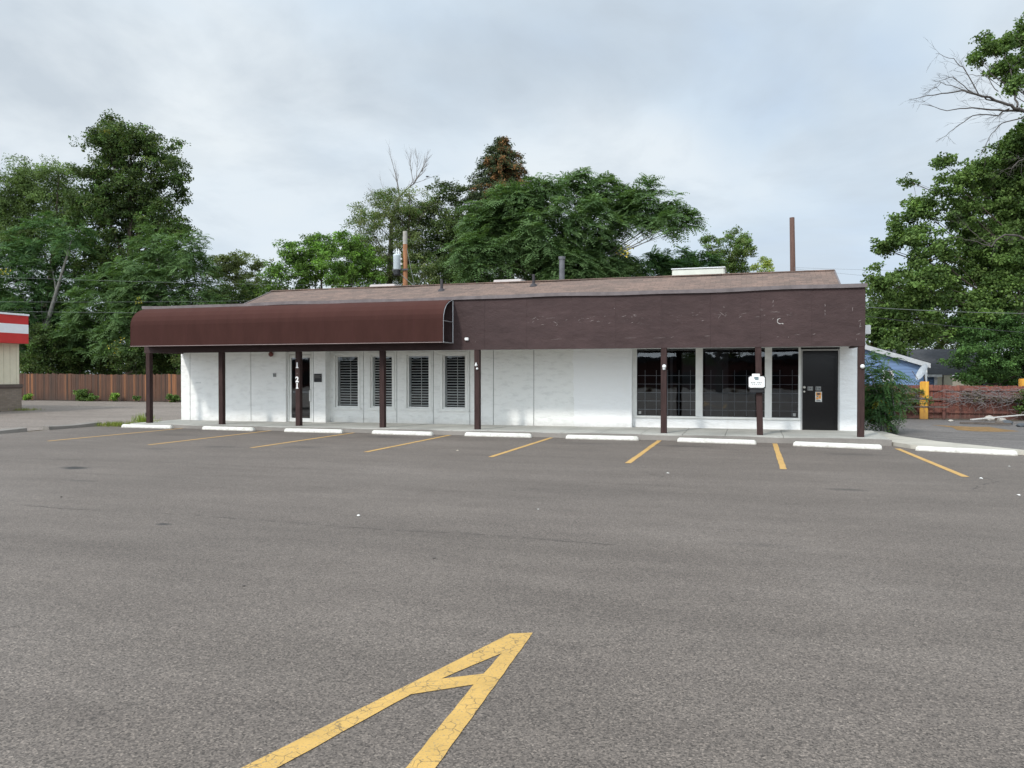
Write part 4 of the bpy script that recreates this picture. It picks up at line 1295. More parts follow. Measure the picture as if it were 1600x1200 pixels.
gl_, gr_ = 'wires crossing in front of the left trees', 'wires crossing in front of the right trees'
wire([at(-60, 431, 43), at(640, 447, 46)], .006, M['wire_l'], 'highest thin wire crossing the left trees above the striped building', .1, gl_)
wire([at(-60, 471, 43), at(390, 470, 46)], .006, M['wire_l'], 'thin wire crossing the left trees level with the awning top', .05, gl_)
wire([at(-60, 485, 43), at(400, 489, 45)], .006, M['wire_l'], 'lowest thin wire across the left trees ending behind the awning', .05, gl_)
wire([at(1300, 476, 34), at(1700, 490, 34)], .010, M['wire_l'], 'greyish upper cable running right from the brown fascia end', .12, gr_)
wire([at(1300, 487, 34), at(1700, 526, 34)], .010, M['wire'], 'dark lower cable sloping down to the right across the trees', .12, gr_)
wire([at(1240, 418, 46), at(1700, 424, 42)], .006, M['wire_l'], 'thin high wire leaving the bare pole to the right', .1, gr_)
wire([at(1240, 420, 46), at(1700, 456, 42)], .006, M['wire_l'], 'thin wire sloping from the bare pole through the cottonwood', .1, gr_)

# ------------------------------------------------------------------ VEGETATION
def leaf_object(name, verts, quads, tints, parent, mat):
    """verts (n,3), quads (m,4), tints (n,3)"""
    org = np.array(world_loc(parent)) if parent is not None else np.zeros(3)
    me = bpy.data.meshes.new(name)
    me.vertices.add(len(verts)); me.vertices.foreach_set('co', (verts - org).astype(np.float32).ravel())
    k = quads.shape[1]
    me.loops.add(quads.size); me.loops.foreach_set('vertex_index', quads.astype(np.int32).ravel())
    me.polygons.add(len(quads))
    me.polygons.foreach_set('loop_start', (np.arange(len(quads)) * k).astype(np.int32))
    me.polygons.foreach_set('loop_total', np.full(len(quads), k, np.int32))
    a = me.attributes.new('tint', 'FLOAT_COLOR', 'POINT')
    a.data.foreach_set('color', np.concatenate([tints, np.ones((len(tints), 1))], 1).astype(np.float32).ravel())
    me.update(calc_edges=True)
    me.materials.append(mat)
    o = bpy.data.objects.new(name, me)
    col.objects.link(o)
    if parent is not None: o.parent = parent
    return o


def nrm(v): return v / np.maximum(np.linalg.norm(v, axis=-1, keepdims=True), 1e-9)


def rhombs(C, U, Nn, L, W, tint, fold=0.0):
    S = nrm(np.cross(Nn, U))
    L = L[:, None]; W = W[:, None]
    v = np.stack([C - U * L * .5, C + S * W * .5 + U * L * .05, C + U * L * .5, C - S * W * .5 + U * L * .05], 1)
    t = np.repeat(tint[:, None, :], 4, 1)
    n = len(C)
    return v.reshape(-1, 3), np.arange(4 * n).reshape(n, 4), t.reshape(-1, 3)


def shade_tints(n, cols, var, per):
    cols = np.array(cols)
    base = cols[rng.integers(0, len(cols), n)]
    base = base * (1 + rng.normal(0, var, (n, 1)))
    t = np.repeat(base[:, None, :], per, 1)
    t = t * (1 + rng.normal(0, var * .7, (n, per, 1)))
    return np.clip(t * np.array([2.0, 1.86, 1.5]), 0.006, .9).reshape(-1, 3)


def lobe_points(lobes, n, shell=.55, spread=1.0):
    """points through a set of ellipsoid lobes, denser near the surface, uneven outline"""
    C = np.array([l[0] for l in lobes], float); Rr = np.array([l[1] for l in lobes], float)
    wgt = np.prod(Rr, 1) ** (2 / 3); wgt /= wgt.sum()
    idx = rng.choice(len(lobes), n, p=wgt)
    d = nrm(rng.normal(size=(n, 3)))
    r = shell + (1 - shell) * rng.random(n) ** .6
    inner = rng.random(n) < .22
    r[inner] = rng.random(inner.sum()) ** .5 * shell
    wob = 1 + .18 * np.sin(d[:, 0] * 5 + idx * 1.7) * np.sin(d[:, 2] * 6 + idx) + rng.normal(0, .07, n)
    P = C[idx] + d * Rr[idx] * (r * wob * spread)[:, None]
    return P, d, idx


def to_lobes(pix, d0, depth=.9, dj=1.5):
    out = []
    for l in pix:
        px, py, rp = l[:3]
        ry = l[3] if len(l) > 3 else rp
        dd = d0 + random.uniform(-dj, dj)
        c = at(px, py, dd)
        r = rp * dd / F
        out.append((tuple(c), (r, r * depth, ry * dd / F)))
    return out


def broadleaf(lobes, nclump, per, sig, L, W, cols, var=.16, up=.7, out=.4, shell=.55, puff=None, dens=1.0):
    """leaves in sprays: lobes carry leafy puffs, puffs carry clumps, clumps carry leaves"""
    size = float(np.mean([l[1][0] for l in lobes]))
    pr = puff or min(.8, max(.16, size * .36))
    npf = max(8, int(nclump / 8))
    Pp, dp, idx = lobe_points(lobes, npf, shell, .88)
    ptone = 1 + rng.normal(0, .17, npf)
    prad = pr * rng.uniform(.55, 1.25, npf)
    k = rng.integers(0, npf, nclump)
    o = nrm(rng.normal(size=(nclump, 3)) + np.array([0, 0, .35]))
    P = Pp[k] + o * (prad[k] * rng.random(nclump) ** .5)[:, None] * np.array([1.15, 1.15, .62])
    d = nrm(dp[k] + o * .8)
    C = np.repeat(P, per, 0)
    n = len(C)
    off = rng.uniform(-1, 1, (n, 3)); off *= (np.linalg.norm(off, axis=1, keepdims=True) ** -.3)
    C = C + off * np.array([sig, sig, sig * .7])
    D = np.repeat(d, per, 0)
    Nn = nrm(rng.normal(0, 1, (n, 3)) + np.array([0, 0, up]) + D * out)
    U = nrm(np.cross(Nn, rng.normal(size=(n, 3))))
    T = shade_tints(nclump, cols, var, per) * np.repeat(ptone[k], per)[:, None]
    return rhombs(C, U, Nn, L * rng.uniform(.7, 1.25, n), W * rng.uniform(.7, 1.25, n), np.clip(T, .006, .9)), P


def fronds(P, axis, nf, nl, flen, lw, cols, var=.14, droop=.55, rise=.45):
    """umbrella clusters of pinnate leaves (tree of heaven)"""
    n = len(P)
    ax = nrm(axis)
    ref = nrm(np.cross(ax, nrm(rng.normal(size=(n, 3)))))
    ref2 = np.cross(ax, ref)
    az = (np.arange(nf) / nf * 2 * np.pi)[None, :] + rng.uniform(0, 6.28, (n, 1)) + rng.normal(0, .18, (n, nf))
    H = ref[:, None, :] * np.cos(az)[..., None] + ref2[:, None, :] * np.sin(az)[..., None]
    ri = rise + rng.normal(0, .22, (n, nf))
    D0 = nrm(H + ax[:, None, :] * ri[..., None])                       # (n,nf,3)
    Lf = flen * rng.uniform(.7, 1.2, (n, nf))
    t = np.linspace(.16, 1.0, nl)
    down = np.array([0, 0, -1.0])
    B = P[:, None, None, :] + D0[:, :, None, :] * (Lf[..., None] * t)[..., None] + down * (droop * Lf[..., None] * t ** 2.2)[..., None]
    Td = nrm(D0[:, :, None, :] + down * (droop * 2.0 * t ** 1.2)[None, None, :, None])
    side = nrm(np.cross(Td, np.array([0, 0, 1.0]) + .25 * rng.normal(size=(n, nf, 1, 3))))
    up = np.cross(side, Td)
    out_v, out_t = [], []
    T = shade_tints(n * nf, cols, var, nl).reshape(n, nf, nl, 3)
    taper = (1 - .45 * t) * np.where(t < .25, .75, 1)
    for sgn in (-1, 1):
        U = nrm(side * sgn * .9 + Td * .45 - up * .22)
        ll = (lw[0] * taper)[None, None, :] * rng.uniform(.85, 1.15, (n, nf, nl))
        ww = (lw[1] * taper)[None, None, :] * np.ones((n, nf, nl))
        C = B + U * (ll * .5)[..., None]
        Nn = nrm(up + .25 * rng.normal(size=up.shape))
        r = rhombs(C.reshape(-1, 3), U.reshape(-1, 3), Nn.reshape(-1, 3), ll.reshape(-1), ww.reshape(-1), T.reshape(-1, 3))
        out_v.append(r)
    return out_v


def merge(parts):
    V, Q, T, n = [], [], [], 0
    for v, q, t in parts:
        V.append(v); Q.append(q + n); T.append(t); n += len(v)
    return np.concatenate(V), np.concatenate(Q), np.concatenate(T)


def bez(a, b, lift, k=7, wob=.06):
    a, b = Vector(a), Vector(b)
    L = (b - a).length
    m = a.lerp(b, .5) + Vector((random.gauss(0, wob) * L, random.gauss(0, wob) * L, lift * L))
    P = []
    for i in range(k + 1):
        t = i / k
        P.append(a * (1 - t) ** 2 + m * 2 * t * (1 - t) + b * t * t)
    return P


def limb_mesh(base, top, r0, lobes, clump_pts, fork=.35, twigs=5, mb=None, rt=.10):
    b = mb or MB()
    base, top = Vector(base), Vector(top)
    tr = bez(base, top, 0, 9, .035)
    n = len(tr)
    b.tube(tr, [r0 * (1.25 if i == 0 else (1 - (1 - rt) * i / (n - 1))) for i in range(n)], 9)
    for (c, rad) in lobes:
        c = Vector(c)
        t = min(.95, max(fork, (c.z - base.z - rad[2] * .9) / max(.1, (top.z - base.z)) - random.uniform(.0, .15)))
        i = min(n - 1, int(t * (n - 1)))
        s = tr[i]
        rr = r0 * (1 - (1 - rt) * i / (n - 1)) * random.uniform(.3, .48)
        P = bez(s, c, -.08, 7, .09)
        b.tube(P, [rr * (1 - .7 * k / 7) for k in range(8)], 6, False)
        if clump_pts is not None and len(clump_pts):
            d = np.linalg.norm(clump_pts - np.array(c), axis=1)
            near = np.argsort(d)[:max(twigs * 6, 10)]
            for j in rng.choice(near, min(twigs, len(near)), replace=False):
                st = P[random.randint(3, 7)]
                Q = bez(st, clump_pts[j], .05, 4, .1)
                b.tube(Q, [rr * .32, rr * .26, rr * .2, rr * .13, rr * .06], 4, False)
    return b


def tree_broad(name, label, base_px, d, pix, nclump, per, sig, L, W, cols, r0, bark='bark', group=None, extra=None, top=None, twigs=5, shell=.55, depth=.9, var=.16, dj=1.5, up=.7):
    bp = at(base_px, 585, d); base = Vector((bp.x, bp.y, 0))
    T = thing(name, label, 'tree', base, 0, group)
    lobes = to_lobes(pix, d, depth, dj)
    g, P = broadleaf(lobes, nclump, per, sig, L, W, cols, var, up, shell=shell)
    parts = [g] + (extra or [])
    leaf_object('crown', *merge(parts), T, M['leaf'])
    tp = Vector(at(*top, d)) if top else max((Vector(l[0]) for l in lobes), key=lambda v: v.z)
    limb_mesh(base - Vector((0, 0, .2)), tp, r0, lobes, P, twigs=twigs).build('trunk', M[bark], T, True)
    return T, lobes


def tree_frond(name, label, base_px, d, pix, ncl, cols, r0, group=None, nf=9, nl=7, flen=.74, lw=(.25, .095), top=None, depth=.9, dj=1.5, droop=.30, shell=.62, bark='bark_grey', extra=None):
    bp = at(base_px, 585, d); base = Vector((bp.x, bp.y, 0))
    T = thing(name, label, 'tree', base, 0, group)
    lobes = to_lobes(pix, d, depth, dj)
    P, dd, idx = lobe_points(lobes, ncl, shell)
    keep = dd[:, 2] > -.75
    P, dd = P[keep], dd[keep]
    ax = dd * .55 + np.array([0, 0, .75]) + rng.normal(0, .18, P.shape)
    parts = fronds(P, ax, nf, nl, flen, lw, cols, droop=droop)
    leaf_object('crown', *merge(parts + (extra or [])), T, M['leaf'])
    tp = Vector(at(*top, d)) if top else max((Vector(l[0]) for l in lobes), key=lambda v: v.z)
    limb_mesh(base - Vector((0, 0, .2)), tp, r0, lobes, P, twigs=5).build('trunk', M[bark], T, True)
    return T, lobes


G_DARK = [(.030, .052, .022), (.038, .062, .026), (.046, .072, .03), (.026, .044, .022), (.05, .07, .028)]
G_MID = [(.045, .085, .028), (.058, .10, .032), (.04, .075, .028), (.07, .115, .04)]
G_AIL = [(.044, .084, .038), (.056, .10, .046), (.038, .072, .034), (.068, .115, .056), (.052, .092, .044)]
G_AILD = [(.030, .068, .032), (.038, .08, .036), (.026, .056, .028), (.05, .10, .042)]
G_BRIGHT = [(.075, .15, .03), (.095, .18, .04), (.06, .125, .03), (.12, .19, .045)]
G_OLIVE = [(.066, .09, .042), (.082, .11, .05), (.054, .075, .037), (.095, .115, .06)]
G_COTTON = [(.048, .086, .03), (.062, .106, .036), (.038, .07, .027), (.078, .125, .046), (.052, .09, .03)]
YEL = [(.26, .21, .03), (.20, .19, .035)]


def yellow_tufts(pix, d, n, sig=.35, L=.14):
    lobes = to_lobes(pix, d, .6, .3)
    g, _ = broadleaf(lobes, max(3, n // 2), 7, sig * .8, L, L * .5, YEL, .25)
    return [g]


gl = 'trees behind the cedar fence on the left'
gm = 'trees behind the building'
gr = 'trees behind the red fence'
# left group
tree_broad('elm_tree', 'tallest dark elm on the left, its rounded top highest over the fence', 205, 55,
           [(165, 215, 38), (178, 250, 40), (205, 235, 48), (250, 245, 40), (152, 275, 36), (200, 300, 62), (266, 265, 34), (285, 300, 20), (235, 320, 52), (180, 365, 60), (250, 345, 40), (275, 362, 26), (150, 400, 50), (165, 440, 60), (235, 400, 50), (225, 460, 56), (272, 425, 34), (138, 330, 36), (165, 320, 40), (175, 200, 24), (215, 215, 28)],
           6800, 14, .26, .20, .10, G_DARK + G_MID[:1], .40, group=gl, top=(205, 230), twigs=9, extra=yellow_tufts([(168, 205, 14)], 54, 22))
tree_broad('locust_tree', 'feathery lighter green tree at the far left behind the dark elm', 50, 59,
           [(38, 275, 32), (92, 272, 28), (10, 315, 46), (68, 310, 50), (118, 320, 28), (20, 375, 50), (90, 370, 45), (-30, 330, 40)], 4400, 14, .28, .20, .07,
           [(.06, .095, .04), (.078, .118, .05), (.05, .08, .036)], .35, group=gl, up=.4, twigs=8)
tree_frond('tree_of_heaven', 'broad dark frond-leaved tree filling the far left above the striped building', 40, 52,
           [(15, 420, 52), (70, 390, 50), (112, 375, 34), (30, 475, 52), (92, 455, 48), (60, 520, 52), (8, 540, 50), (100, 530, 45), (-40, 470, 50)], 800, G_AILD + G_AIL[:2], .28, group=gl, extra=yellow_tufts([(3, 425, 8)], 49, 8))
tree_frond('tree_of_heaven', 'bright-topped frond-leaved tree between the dark elm and the awning', 290, 49,
           [(245, 402, 42), (292, 400, 34), (205, 440, 42), (315, 440, 30), (150, 480, 46), (240, 470, 52), (298, 480, 36), (135, 530, 40), (200, 520, 48), (255, 530, 44), (330, 480, 20)], 760, G_AIL, .25, group=gl, extra=yellow_tufts([(183, 540, 12), (215, 470, 6)], 46.5, 16))
# understory along the fence
tree_broad('understory_shrub', 'dark shrub mass hanging over the cedar fence left of the awning', 110, 50,
           [(50, 560, 34), (110, 560, 40), (165, 560, 36), (140, 520, 30), (75, 530, 30)], 1500, 13, .24, .18, .09, G_DARK + G_MID[:1], .12, group=gl)
tree_broad('understory_shrub', 'dark shrub over the cedar fence seen between first post and wall', 260, 48.5,
           [(215, 560, 36), (260, 562, 34), (300, 560, 34), (335, 545, 34)], 1200, 13, .24, .18, .09, G_DARK + G_MID[:1], .12, group=gl)
tree_broad('background_tree', 'shadowed dense tree filling the gap low behind the left fence', 150, 62,
           [(-20, 470, 50), (40, 510, 50), (100, 480, 50), (150, 530, 48), (200, 490, 46), (260, 520, 46), (320, 500, 34), (340, 540, 34), (60, 560, 40), (240, 570, 40), (290, 560, 40), (90, 590, 34), (170, 590, 34), (230, 595, 30), (30, 600, 34), (310, 590, 34), (385, 462, 26), (425, 468, 24), (350, 470, 26)], 4600, 13, .34, .24, .13, G_DARK + G_MID[:2], .3, group=gl)
tree_broad('small_tree', 'thin grey-green small tree left of the roof ridge', 360, 64,
           [(345, 418, 24), (372, 408, 18), (372, 440, 30), (402, 412, 20), (395, 455, 30), (345, 460, 26), (325, 425, 16)], 1300, 13, .24, .19, .085, G_OLIVE, .16, group=gm, twigs=10, depth=.7)
tree_broad('small_tree', 'bright green bushy tree above the left end of the roof', 490, 57,
           [(428, 430, 24), (456, 398, 24), (500, 388, 30), (545, 382, 26), (478, 425, 40), (530, 425, 40), (430, 462, 22), (575, 430, 34), (560, 400, 28)], 2500, 14, .24, .18, .09, G_BRIGHT[:3] + G_MID, .25, group=gm)
tree_broad('locust_tree', 'sparse olive tree behind the transformer pole', 610, 59,
           [(570, 348, 30), (602, 336, 32), (580, 395, 44), (632, 390, 46), (640, 335, 28), (610, 440, 46), (655, 435, 40), (545, 440, 30), (590, 320, 22), (560, 325, 14), (605, 306, 18), (640, 302, 20), (672, 318, 18), (620, 318, 24)], 2900, 14, .28, .18, .065, G_OLIVE + G_MID[:1], .30, group=gm, up=.3, twigs=9)
tree_broad('elm_tree', 'dark sparse elm between transformer pole and frond-leaved tree', 690, 60,
           [(690, 308, 22), (712, 298, 20), (665, 345, 36), (718, 345, 36), (690, 380, 44), (730, 395, 36), (660, 410, 36), (700, 430, 46), (740, 440, 30), (640, 360, 20)], 2900, 13, .26, .18, .09, G_DARK, .30, group=gm, twigs=9)
# big tree of heaven behind the roof
tree_frond('tree_of_heaven', 'wide spreading frond-leaved tree behind the middle of the roof', 880, 41,
           [(760, 352, 40), (800, 322, 34), (848, 312, 36), (900, 302, 34), (950, 308, 34), (1000, 318, 34), (1048, 334, 26), (1075, 348, 16), (735, 402, 32), (785, 385, 48), (850, 365, 52), (920, 352, 46), (985, 350, 38), (1040, 356, 22),
            (748, 430, 32), (815, 425, 44), (880, 415, 40), (940, 395, 34), (925, 425, 32), (890, 438, 38), (855, 442, 32), (965, 428, 28)], 1350, G_AIL, .30, group=gm, top=(900, 320), extra=yellow_tufts([(838, 370, 5), (865, 402, 5), (975, 392, 9), (842, 358, 4), (1040, 383, 6)], 39.5, 12))
tree_frond('tree_of_heaven', 'low frond-leaved sapling behind the roof left of the rooftop unit', 1010, 44,
           [(985, 425, 22), (1030, 415, 20), (1075, 412, 20), (1105, 418, 16), (1050, 430, 22), (945, 432, 20)], 230, G_AILD, .12, group=gm)
tree_broad('small_tree', 'small upright green tree between the roof unit and bare pole', 1135, 66,
           [(1110, 385, 18), (1140, 372, 20), (1160, 392, 20), (1132, 408, 24), (1165, 372, 10), (1150, 415, 24), (1115, 415, 16)], 1100, 13, .22, .17, .085, G_MID + G_OLIVE[:2], .2, group=gm, twigs=12)
tree_broad('bush', 'small yellow-green bush top left of the bare pole', 1192, 62, [(1194, 410, 10), (1182, 416, 9), (1205, 418, 9), (1193, 425, 14)], 170, 12, .22, .15, .07, [(.16, .2, .05), (.12, .17, .05)], .1, group=gm)

# conifer
def conifer(label, d, apex, halfw, base_y, group):
    pa = at(*apex, d); base = Vector((pa.x, pa.y, 0))
    T = thing('spruce_tree', label, 'tree', base, 0, group)
    H = pa.z; P, D, col_, = [], [], []
    trunk = MB().tube([base, pa], [.35, .03], 8)
    zb = at(apex[0], base_y, d).z
    wmax = halfw * d / F
    z = pa.z - .15
    while z > zb:
        f = (pa.z - z) / (pa.z - zb)
        rad = wmax * (f ** .6) * random.uniform(.75, 1.15) + .12
        nb = int(5 + 9 * f)
        for k in range(nb):
            a = random.uniform(0, 6.283)
            rr = rad * random.uniform(.7, 1.15)
            tip = Vector((base.x + math.cos(a) * rr, base.y + math.sin(a) * rr, z - rr * .25))
            st = Vector((base.x, base.y, z + rr * .1))
            trunk.tube([st, st.lerp(tip, .5) - Vector((0, 0, rr * .08)), tip], [.04, .03, .01], 4, False)
            m = int(6 + rr * 9)
            for j in range(m):
                t = (j + .6) / m
                P.append(st.lerp(tip, t) + Vector((random.gauss(0, .08), random.gauss(0, .08), random.gauss(0, .06)))); D.append((tip - st).normalized())
                col_.append(1 if (f < .55 and random.random() < .62 * (1 - f)) and math.cos(a) > -.5 else 0)
        z -= .26
    P = np.array(P); D = np.array(D); col_ = np.array(col_)
    per = 12
    n = len(P) * per
    C = np.repeat(P, per, 0) + rng.normal(0, .11, (n, 3))
    U = nrm(np.repeat(D, per, 0) * .8 + rng.normal(0, .55, (n, 3)) + np.array([0, 0, -.25]))
    Nn = nrm(np.cross(U, rng.normal(size=(n, 3))))
    T1 = shade_tints(len(P), [(.022, .036, .02), (.028, .045, .024), (.04, .055, .028)], .2, per)
    T2 = shade_tints(len(P), [(.10, .052, .024), (.075, .042, .022), (.055, .038, .02)], .2, per)
    mk = np.repeat(col_, per)[:, None]
    T_ = np.where(mk > 0, T2, T1)
    leaf_object('crown', *rhombs(C, U, Nn, .24 * rng.uniform(.7, 1.3, n), .07 * rng.uniform(.8, 1.2, n), T_), T, M['needle'])
    trunk.build('trunk', M['bark'], T, True)


conifer('dark spruce with rusty cones at its top, highest point behind the roof', 62, (783, 216), 98, 400, gm)

# right group
tree_broad('cottonwood_tree', 'large bright cottonwood filling the right side above the blue house', 1600, 40,
           [(1530, 268, 30), (1488, 285, 30), (1505, 325, 38), (1445, 330, 28), (1412, 362, 28), (1380, 388, 22), (1455, 388, 46), (1530, 350, 50), (1595, 300, 55), (1590, 390, 60), (1520, 430, 56), (1440, 450, 46), (1378, 440, 34),
            (1395, 495, 36), (1440, 515, 36), (1510, 490, 46), (1470, 255, 14), (1425, 285, 12), (1600, 235, 30), (1590, 215, 22), (1640, 440, 60), (1370, 520, 28), (1565, 460, 45), (1560, 300, 40), (1410, 530, 24), (1600, 260, 46), (1635, 330, 60), (1570, 240, 24), (1620, 210, 34), (1560, 400, 50)],
           9500, 13, .20, .15, .115, G_COTTON, .30, group=gr, top=(1605, 200), twigs=5, shell=.5, dj=2.0, extra=yellow_tufts([(1430, 465, 4), (1450, 405, 4)], 39, 5))
tree_broad('cottonwood_tree', 'leafy upper spray of a tall tree entering at the top right corner', 1680, 38,
           [(1540, 65, 14), (1565, 80, 20), (1585, 55, 18), (1598, 95, 20), (1530, 92, 10), (1515, 95, 9), (1570, 108, 22), (1548, 75, 16), (1592, 130, 18), (1596, 60, 24), (1610, 40, 25), (1640, 90, 45), (1660, 200, 60), (1680, 330, 70)], 2600, 12, .18, .14, .11, G_COTTON, .22, group=gr, top=(1660, 60), twigs=4)
tree_broad('elm_bush', 'rounded dark green elm bush standing over the red fence', 1560, 38,
           [(1520, 530, 36), (1560, 515, 40), (1600, 520, 44), (1515, 565, 34), (1560, 560, 44), (1600, 575, 40), (1645, 550, 50), (1540, 590, 26), (1500, 590, 18), (1580, 598, 26)], 3000, 13, .18, .12, .075, [(.035, .075, .028), (.045, .09, .032), (.028, .06, .024)], .16, group=gr)
tree_broad('background_tree', 'dark shaded tree behind the blue house roof', 1400, 58,
           [(1365, 500, 30), (1400, 515, 34), (1450, 520, 36), (1500, 520, 36), (1430, 480, 40), (1550, 500, 50), (1600, 480, 50), (1370, 470, 24), (1560, 380, 50), (1610, 330, 55), (1500, 430, 50), (1450, 460, 45), (1400, 470, 40), (1610, 400, 60)], 3600, 13, .36, .22, .11, G_DARK + G_MID[:1], .3, group=gr)

# dead limbs ---------------------------------------------------------
def bare(b, a, c, r, depth, spread=.5, droop=0.0, kids=4, seed_dir=None):
    P = bez(a, c, random.uniform(-.06, .08), 6, .07)
    b.tube(P, [r * .75 * (1 - .72 * i / 6) for i in range(7)], 5 if depth > 1 else 4, False)
    if depth <= 0: return
    L = (Vector(c) - Vector(a)).length
    d = (Vector(c) - Vector(a)).normalized()
    for k in range(kids):
        i = random.randint(1, 6)
        s = P[i]
        side = Vector((random.gauss(0, 1), random.gauss(0, .7), random.gauss(0, 1))).normalized()
        nd = (d + side * spread + Vector((0, 0, -droop))).normalized()
        bare(b, s, s + nd * L * random.uniform(.32, .6), max(.007, r * .45), depth - 1, spread, droop, kids)


d = 60
bp = at(615, 585, d)
T = thing('dead_tree', 'leafless dead tree with fan of bare twigs left of the spruce', 'tree', (bp.x, bp.y, 0), 0, gm)
b = MB()
k0, k1 = at(612, 345, d), at(624, 308, d)
b.tube([Vector((bp.x, bp.y, -.2)), at(608, 450, d), k0, k1], [.3, .24, .14, .11], 8)
random.seed(5)
for (x0, y0, x1, y1, r, kids) in ((624, 308, 646, 288, .10, 4), (646, 288, 664, 255, .07, 7), (624, 308, 620, 280, .06, 5), (622, 300, 612, 252, .045, 7), (646, 288, 640, 248, .045, 7), (650, 283, 652, 243, .04, 7), (660, 268, 664, 248, .035, 5),
                                  (648, 286, 676, 276, .03, 3), (612, 340, 588, 305, .04, 5), (588, 305, 578, 298, .022, 4), (614, 335, 600, 296, .03, 5), (640, 310, 660, 300, .03, 5), (620, 330, 665, 322, .04, 6), (612, 350, 648, 340, .03, 6)):
    bare(b, at(x0, y0, d), at(x1, y1, d), r, 2, .38, -.12, kids)
b.build('trunk', M['bark_pale'], T, True)
# bird on a twig
q = at(668, 276.3, d)
T = thing('bird', 'tiny dark bird perched on a bare twig of the dead tree', 'bird', q)
b = MB(); b.tube([q + Vector((-.13, 0, .01)), q + Vector((-.10, 0, .035)), q + Vector((-.03, 0, .03)), q + Vector((.05, 0, .01)), q + Vector((.10, 0, -.01)), q + Vector((.22, 0, -.03))], [.012, .045, .055, .05, .024, .012], 8)
b.build('body', M['bird'], T, True)
MB().tube([q + Vector((-.13, 0, .015)), q + Vector((-.17, 0, .01))], [.012, .003], 6).build('beak', M['ink'], T)

d = 37
bp = at(1690, 585, d)
T = thing('dead_tree', 'bare grey dead limbs reaching left from the right frame edge high up', 'tree', (bp.x, bp.y, 0), 0, gr)
b = MB()
fk = at(1640, 185, d)
b.tube([Vector((bp.x, bp.y, -.2)), at(1680, 420, d), at(1660, 280, d), fk], [.4, .3, .22, .15], 9)
random.seed(9)
def path(pts, rs, kids=2, dep=1, sp=.5, dr=.1):
    P = [at(px, py, d + dz) for px, py, dz in pts]
    Q = []
    for i in range(len(P) - 1):
        for k in range(4): Q.append(P[i].lerp(P[i + 1], k / 4) + Vector((random.gauss(0, .025), random.gauss(0, .025), random.gauss(0, .025))))
    Q.append(P[-1])
    n = len(Q)
    b.tube(Q, [.62 * (rs[0] + (rs[1] - rs[0]) * i / (n - 1)) for i in range(n)], 7, False)
    for i in range(2, n - 1):
        if random.random() < .6:
            dd_ = (Q[min(i + 1, n - 1)] - Q[i - 1]).normalized()
            for _ in range(kids):
                nd = (dd_ + Vector((random.gauss(0, 1), random.gauss(0, .6), random.gauss(0, 1))) * sp + Vector((0, 0, -dr))).normalized()
                bare(b, Q[i], Q[i] + nd * random.uniform(.35, .95), max(.006, rs[1] * .6), dep, .5, .08, 3)


path([(1640, 185, 0), (1598, 173, 0), (1575, 163, -.2), (1535, 150, -.4), (1505, 142, -.6), (1460, 147, -.8), (1420, 156, -1)], (.15, .012))
path([(1598, 173, 0), (1560, 172, .2), (1520, 168, .3), (1480, 172, .5), (1440, 163, .6)], (.09, .012))
path([(1575, 170, 0), (1560, 180, .2), (1520, 180, .2), (1490, 200, .4), (1462, 222, .4)], (.06, .012))
path([(1560, 160, -.2), (1530, 148, -.4), (1505, 105, -.5), (1490, 92, -.5), (1462, 84, -.6)], (.055, .012))
path([(1535, 150, -.4), (1500, 138, 0), (1470, 130, 0), (1442, 148, 0)], (.045, .010))
path([(1520, 146, 0), (1490, 122, 0), (1462, 128, 0)], (.04, .010))
path([(1590, 168, 0), (1585, 140, .3), (1580, 112, .4), (1570, 85, .5)], (.08, .03))
path([(1600, 185, 0), (1565, 192, .5), (1545, 215, .5), (1530, 248, .6)], (.05, .012))
path([(1590, 150, .4), (1555, 120, .4), (1535, 100, .5)], (.05, .014))
path([(1560, 145, 0), (1540, 118, .2), (1520, 118, .2), (1490, 110, .2)], (.035, .01))
path([(1660, 365, -1.5), (1600, 372, -1.5), (1570, 365, -1.6), (1548, 385, -1.8), (1528, 378, -1.8), (1490, 370, -2)], (.10, .014))
path([(1548, 385, -1.8), (1530, 372, -1.8), (1510, 352, -1.9), (1495, 345, -2)], (.04, .01))
path([(1640, 230, -1), (1596, 250, -1), (1580, 262, -1), (1562, 268, -1)], (.06, .012))
b.build('trunk', simple('dead_limb_bark', (.085, .075, .068), .9, .3, 4), T, True)
random.seed(21)

# young tree of heaven by the building's right corner
base = Vector((3.6, 22.9, 0))
T = thing('tree_of_heaven_sapling', 'dark drooping frond-leaved sapling at the right corner of the building', 'shrub', base)
stems = MB(); Pn, An = [], []
for k in range(13):
    px = [1352, 1388, 1358, 1394, 1364, 1354, 1370, 1360, 1374, 1350, 1356, 1366, 1380][k]; py = [556, 562, 575, 590, 606, 622, 640, 655, 568, 584, 612, 636, 600][k]
    tip = at(px, py, 21.3 + random.uniform(-.5, .8))
    P = bez(base + Vector((random.uniform(-.2, .2), random.uniform(-.2, .2), 0)), tip, .05, 6, .08)
    stems.tube(P, [.022, .02, .017, .014, .012, .009, .006], 6)
    for j in (3, 4, 5, 6):
        Pn.append(np.array(P[j])); An.append(np.array([random.gauss(.1, .25), random.gauss(-.2, .25), 1.0]))
stems.build('stem', M['bark_grey'], T, True)
fr_ = fronds(np.array(Pn), np.array(An), 7, 12, .60, (.14, .05), [(.028, .064, .026), (.038, .08, .030), (.022, .048, .022)], droop=.5, rise=.4)
y2 = fronds(np.array([np.array(at(1374, 625, 21)), np.array(at(1372, 650, 21))]), np.array([[0, -.3, 1.0], [0, -.3, 1]]), 4, 10, .35, (.11, .045), YEL, droop=1.2, rise=.1)
leaf_object('foliage', *merge(fr_ + y2), T, M['leaf'])
q = gnd(1398, 662)
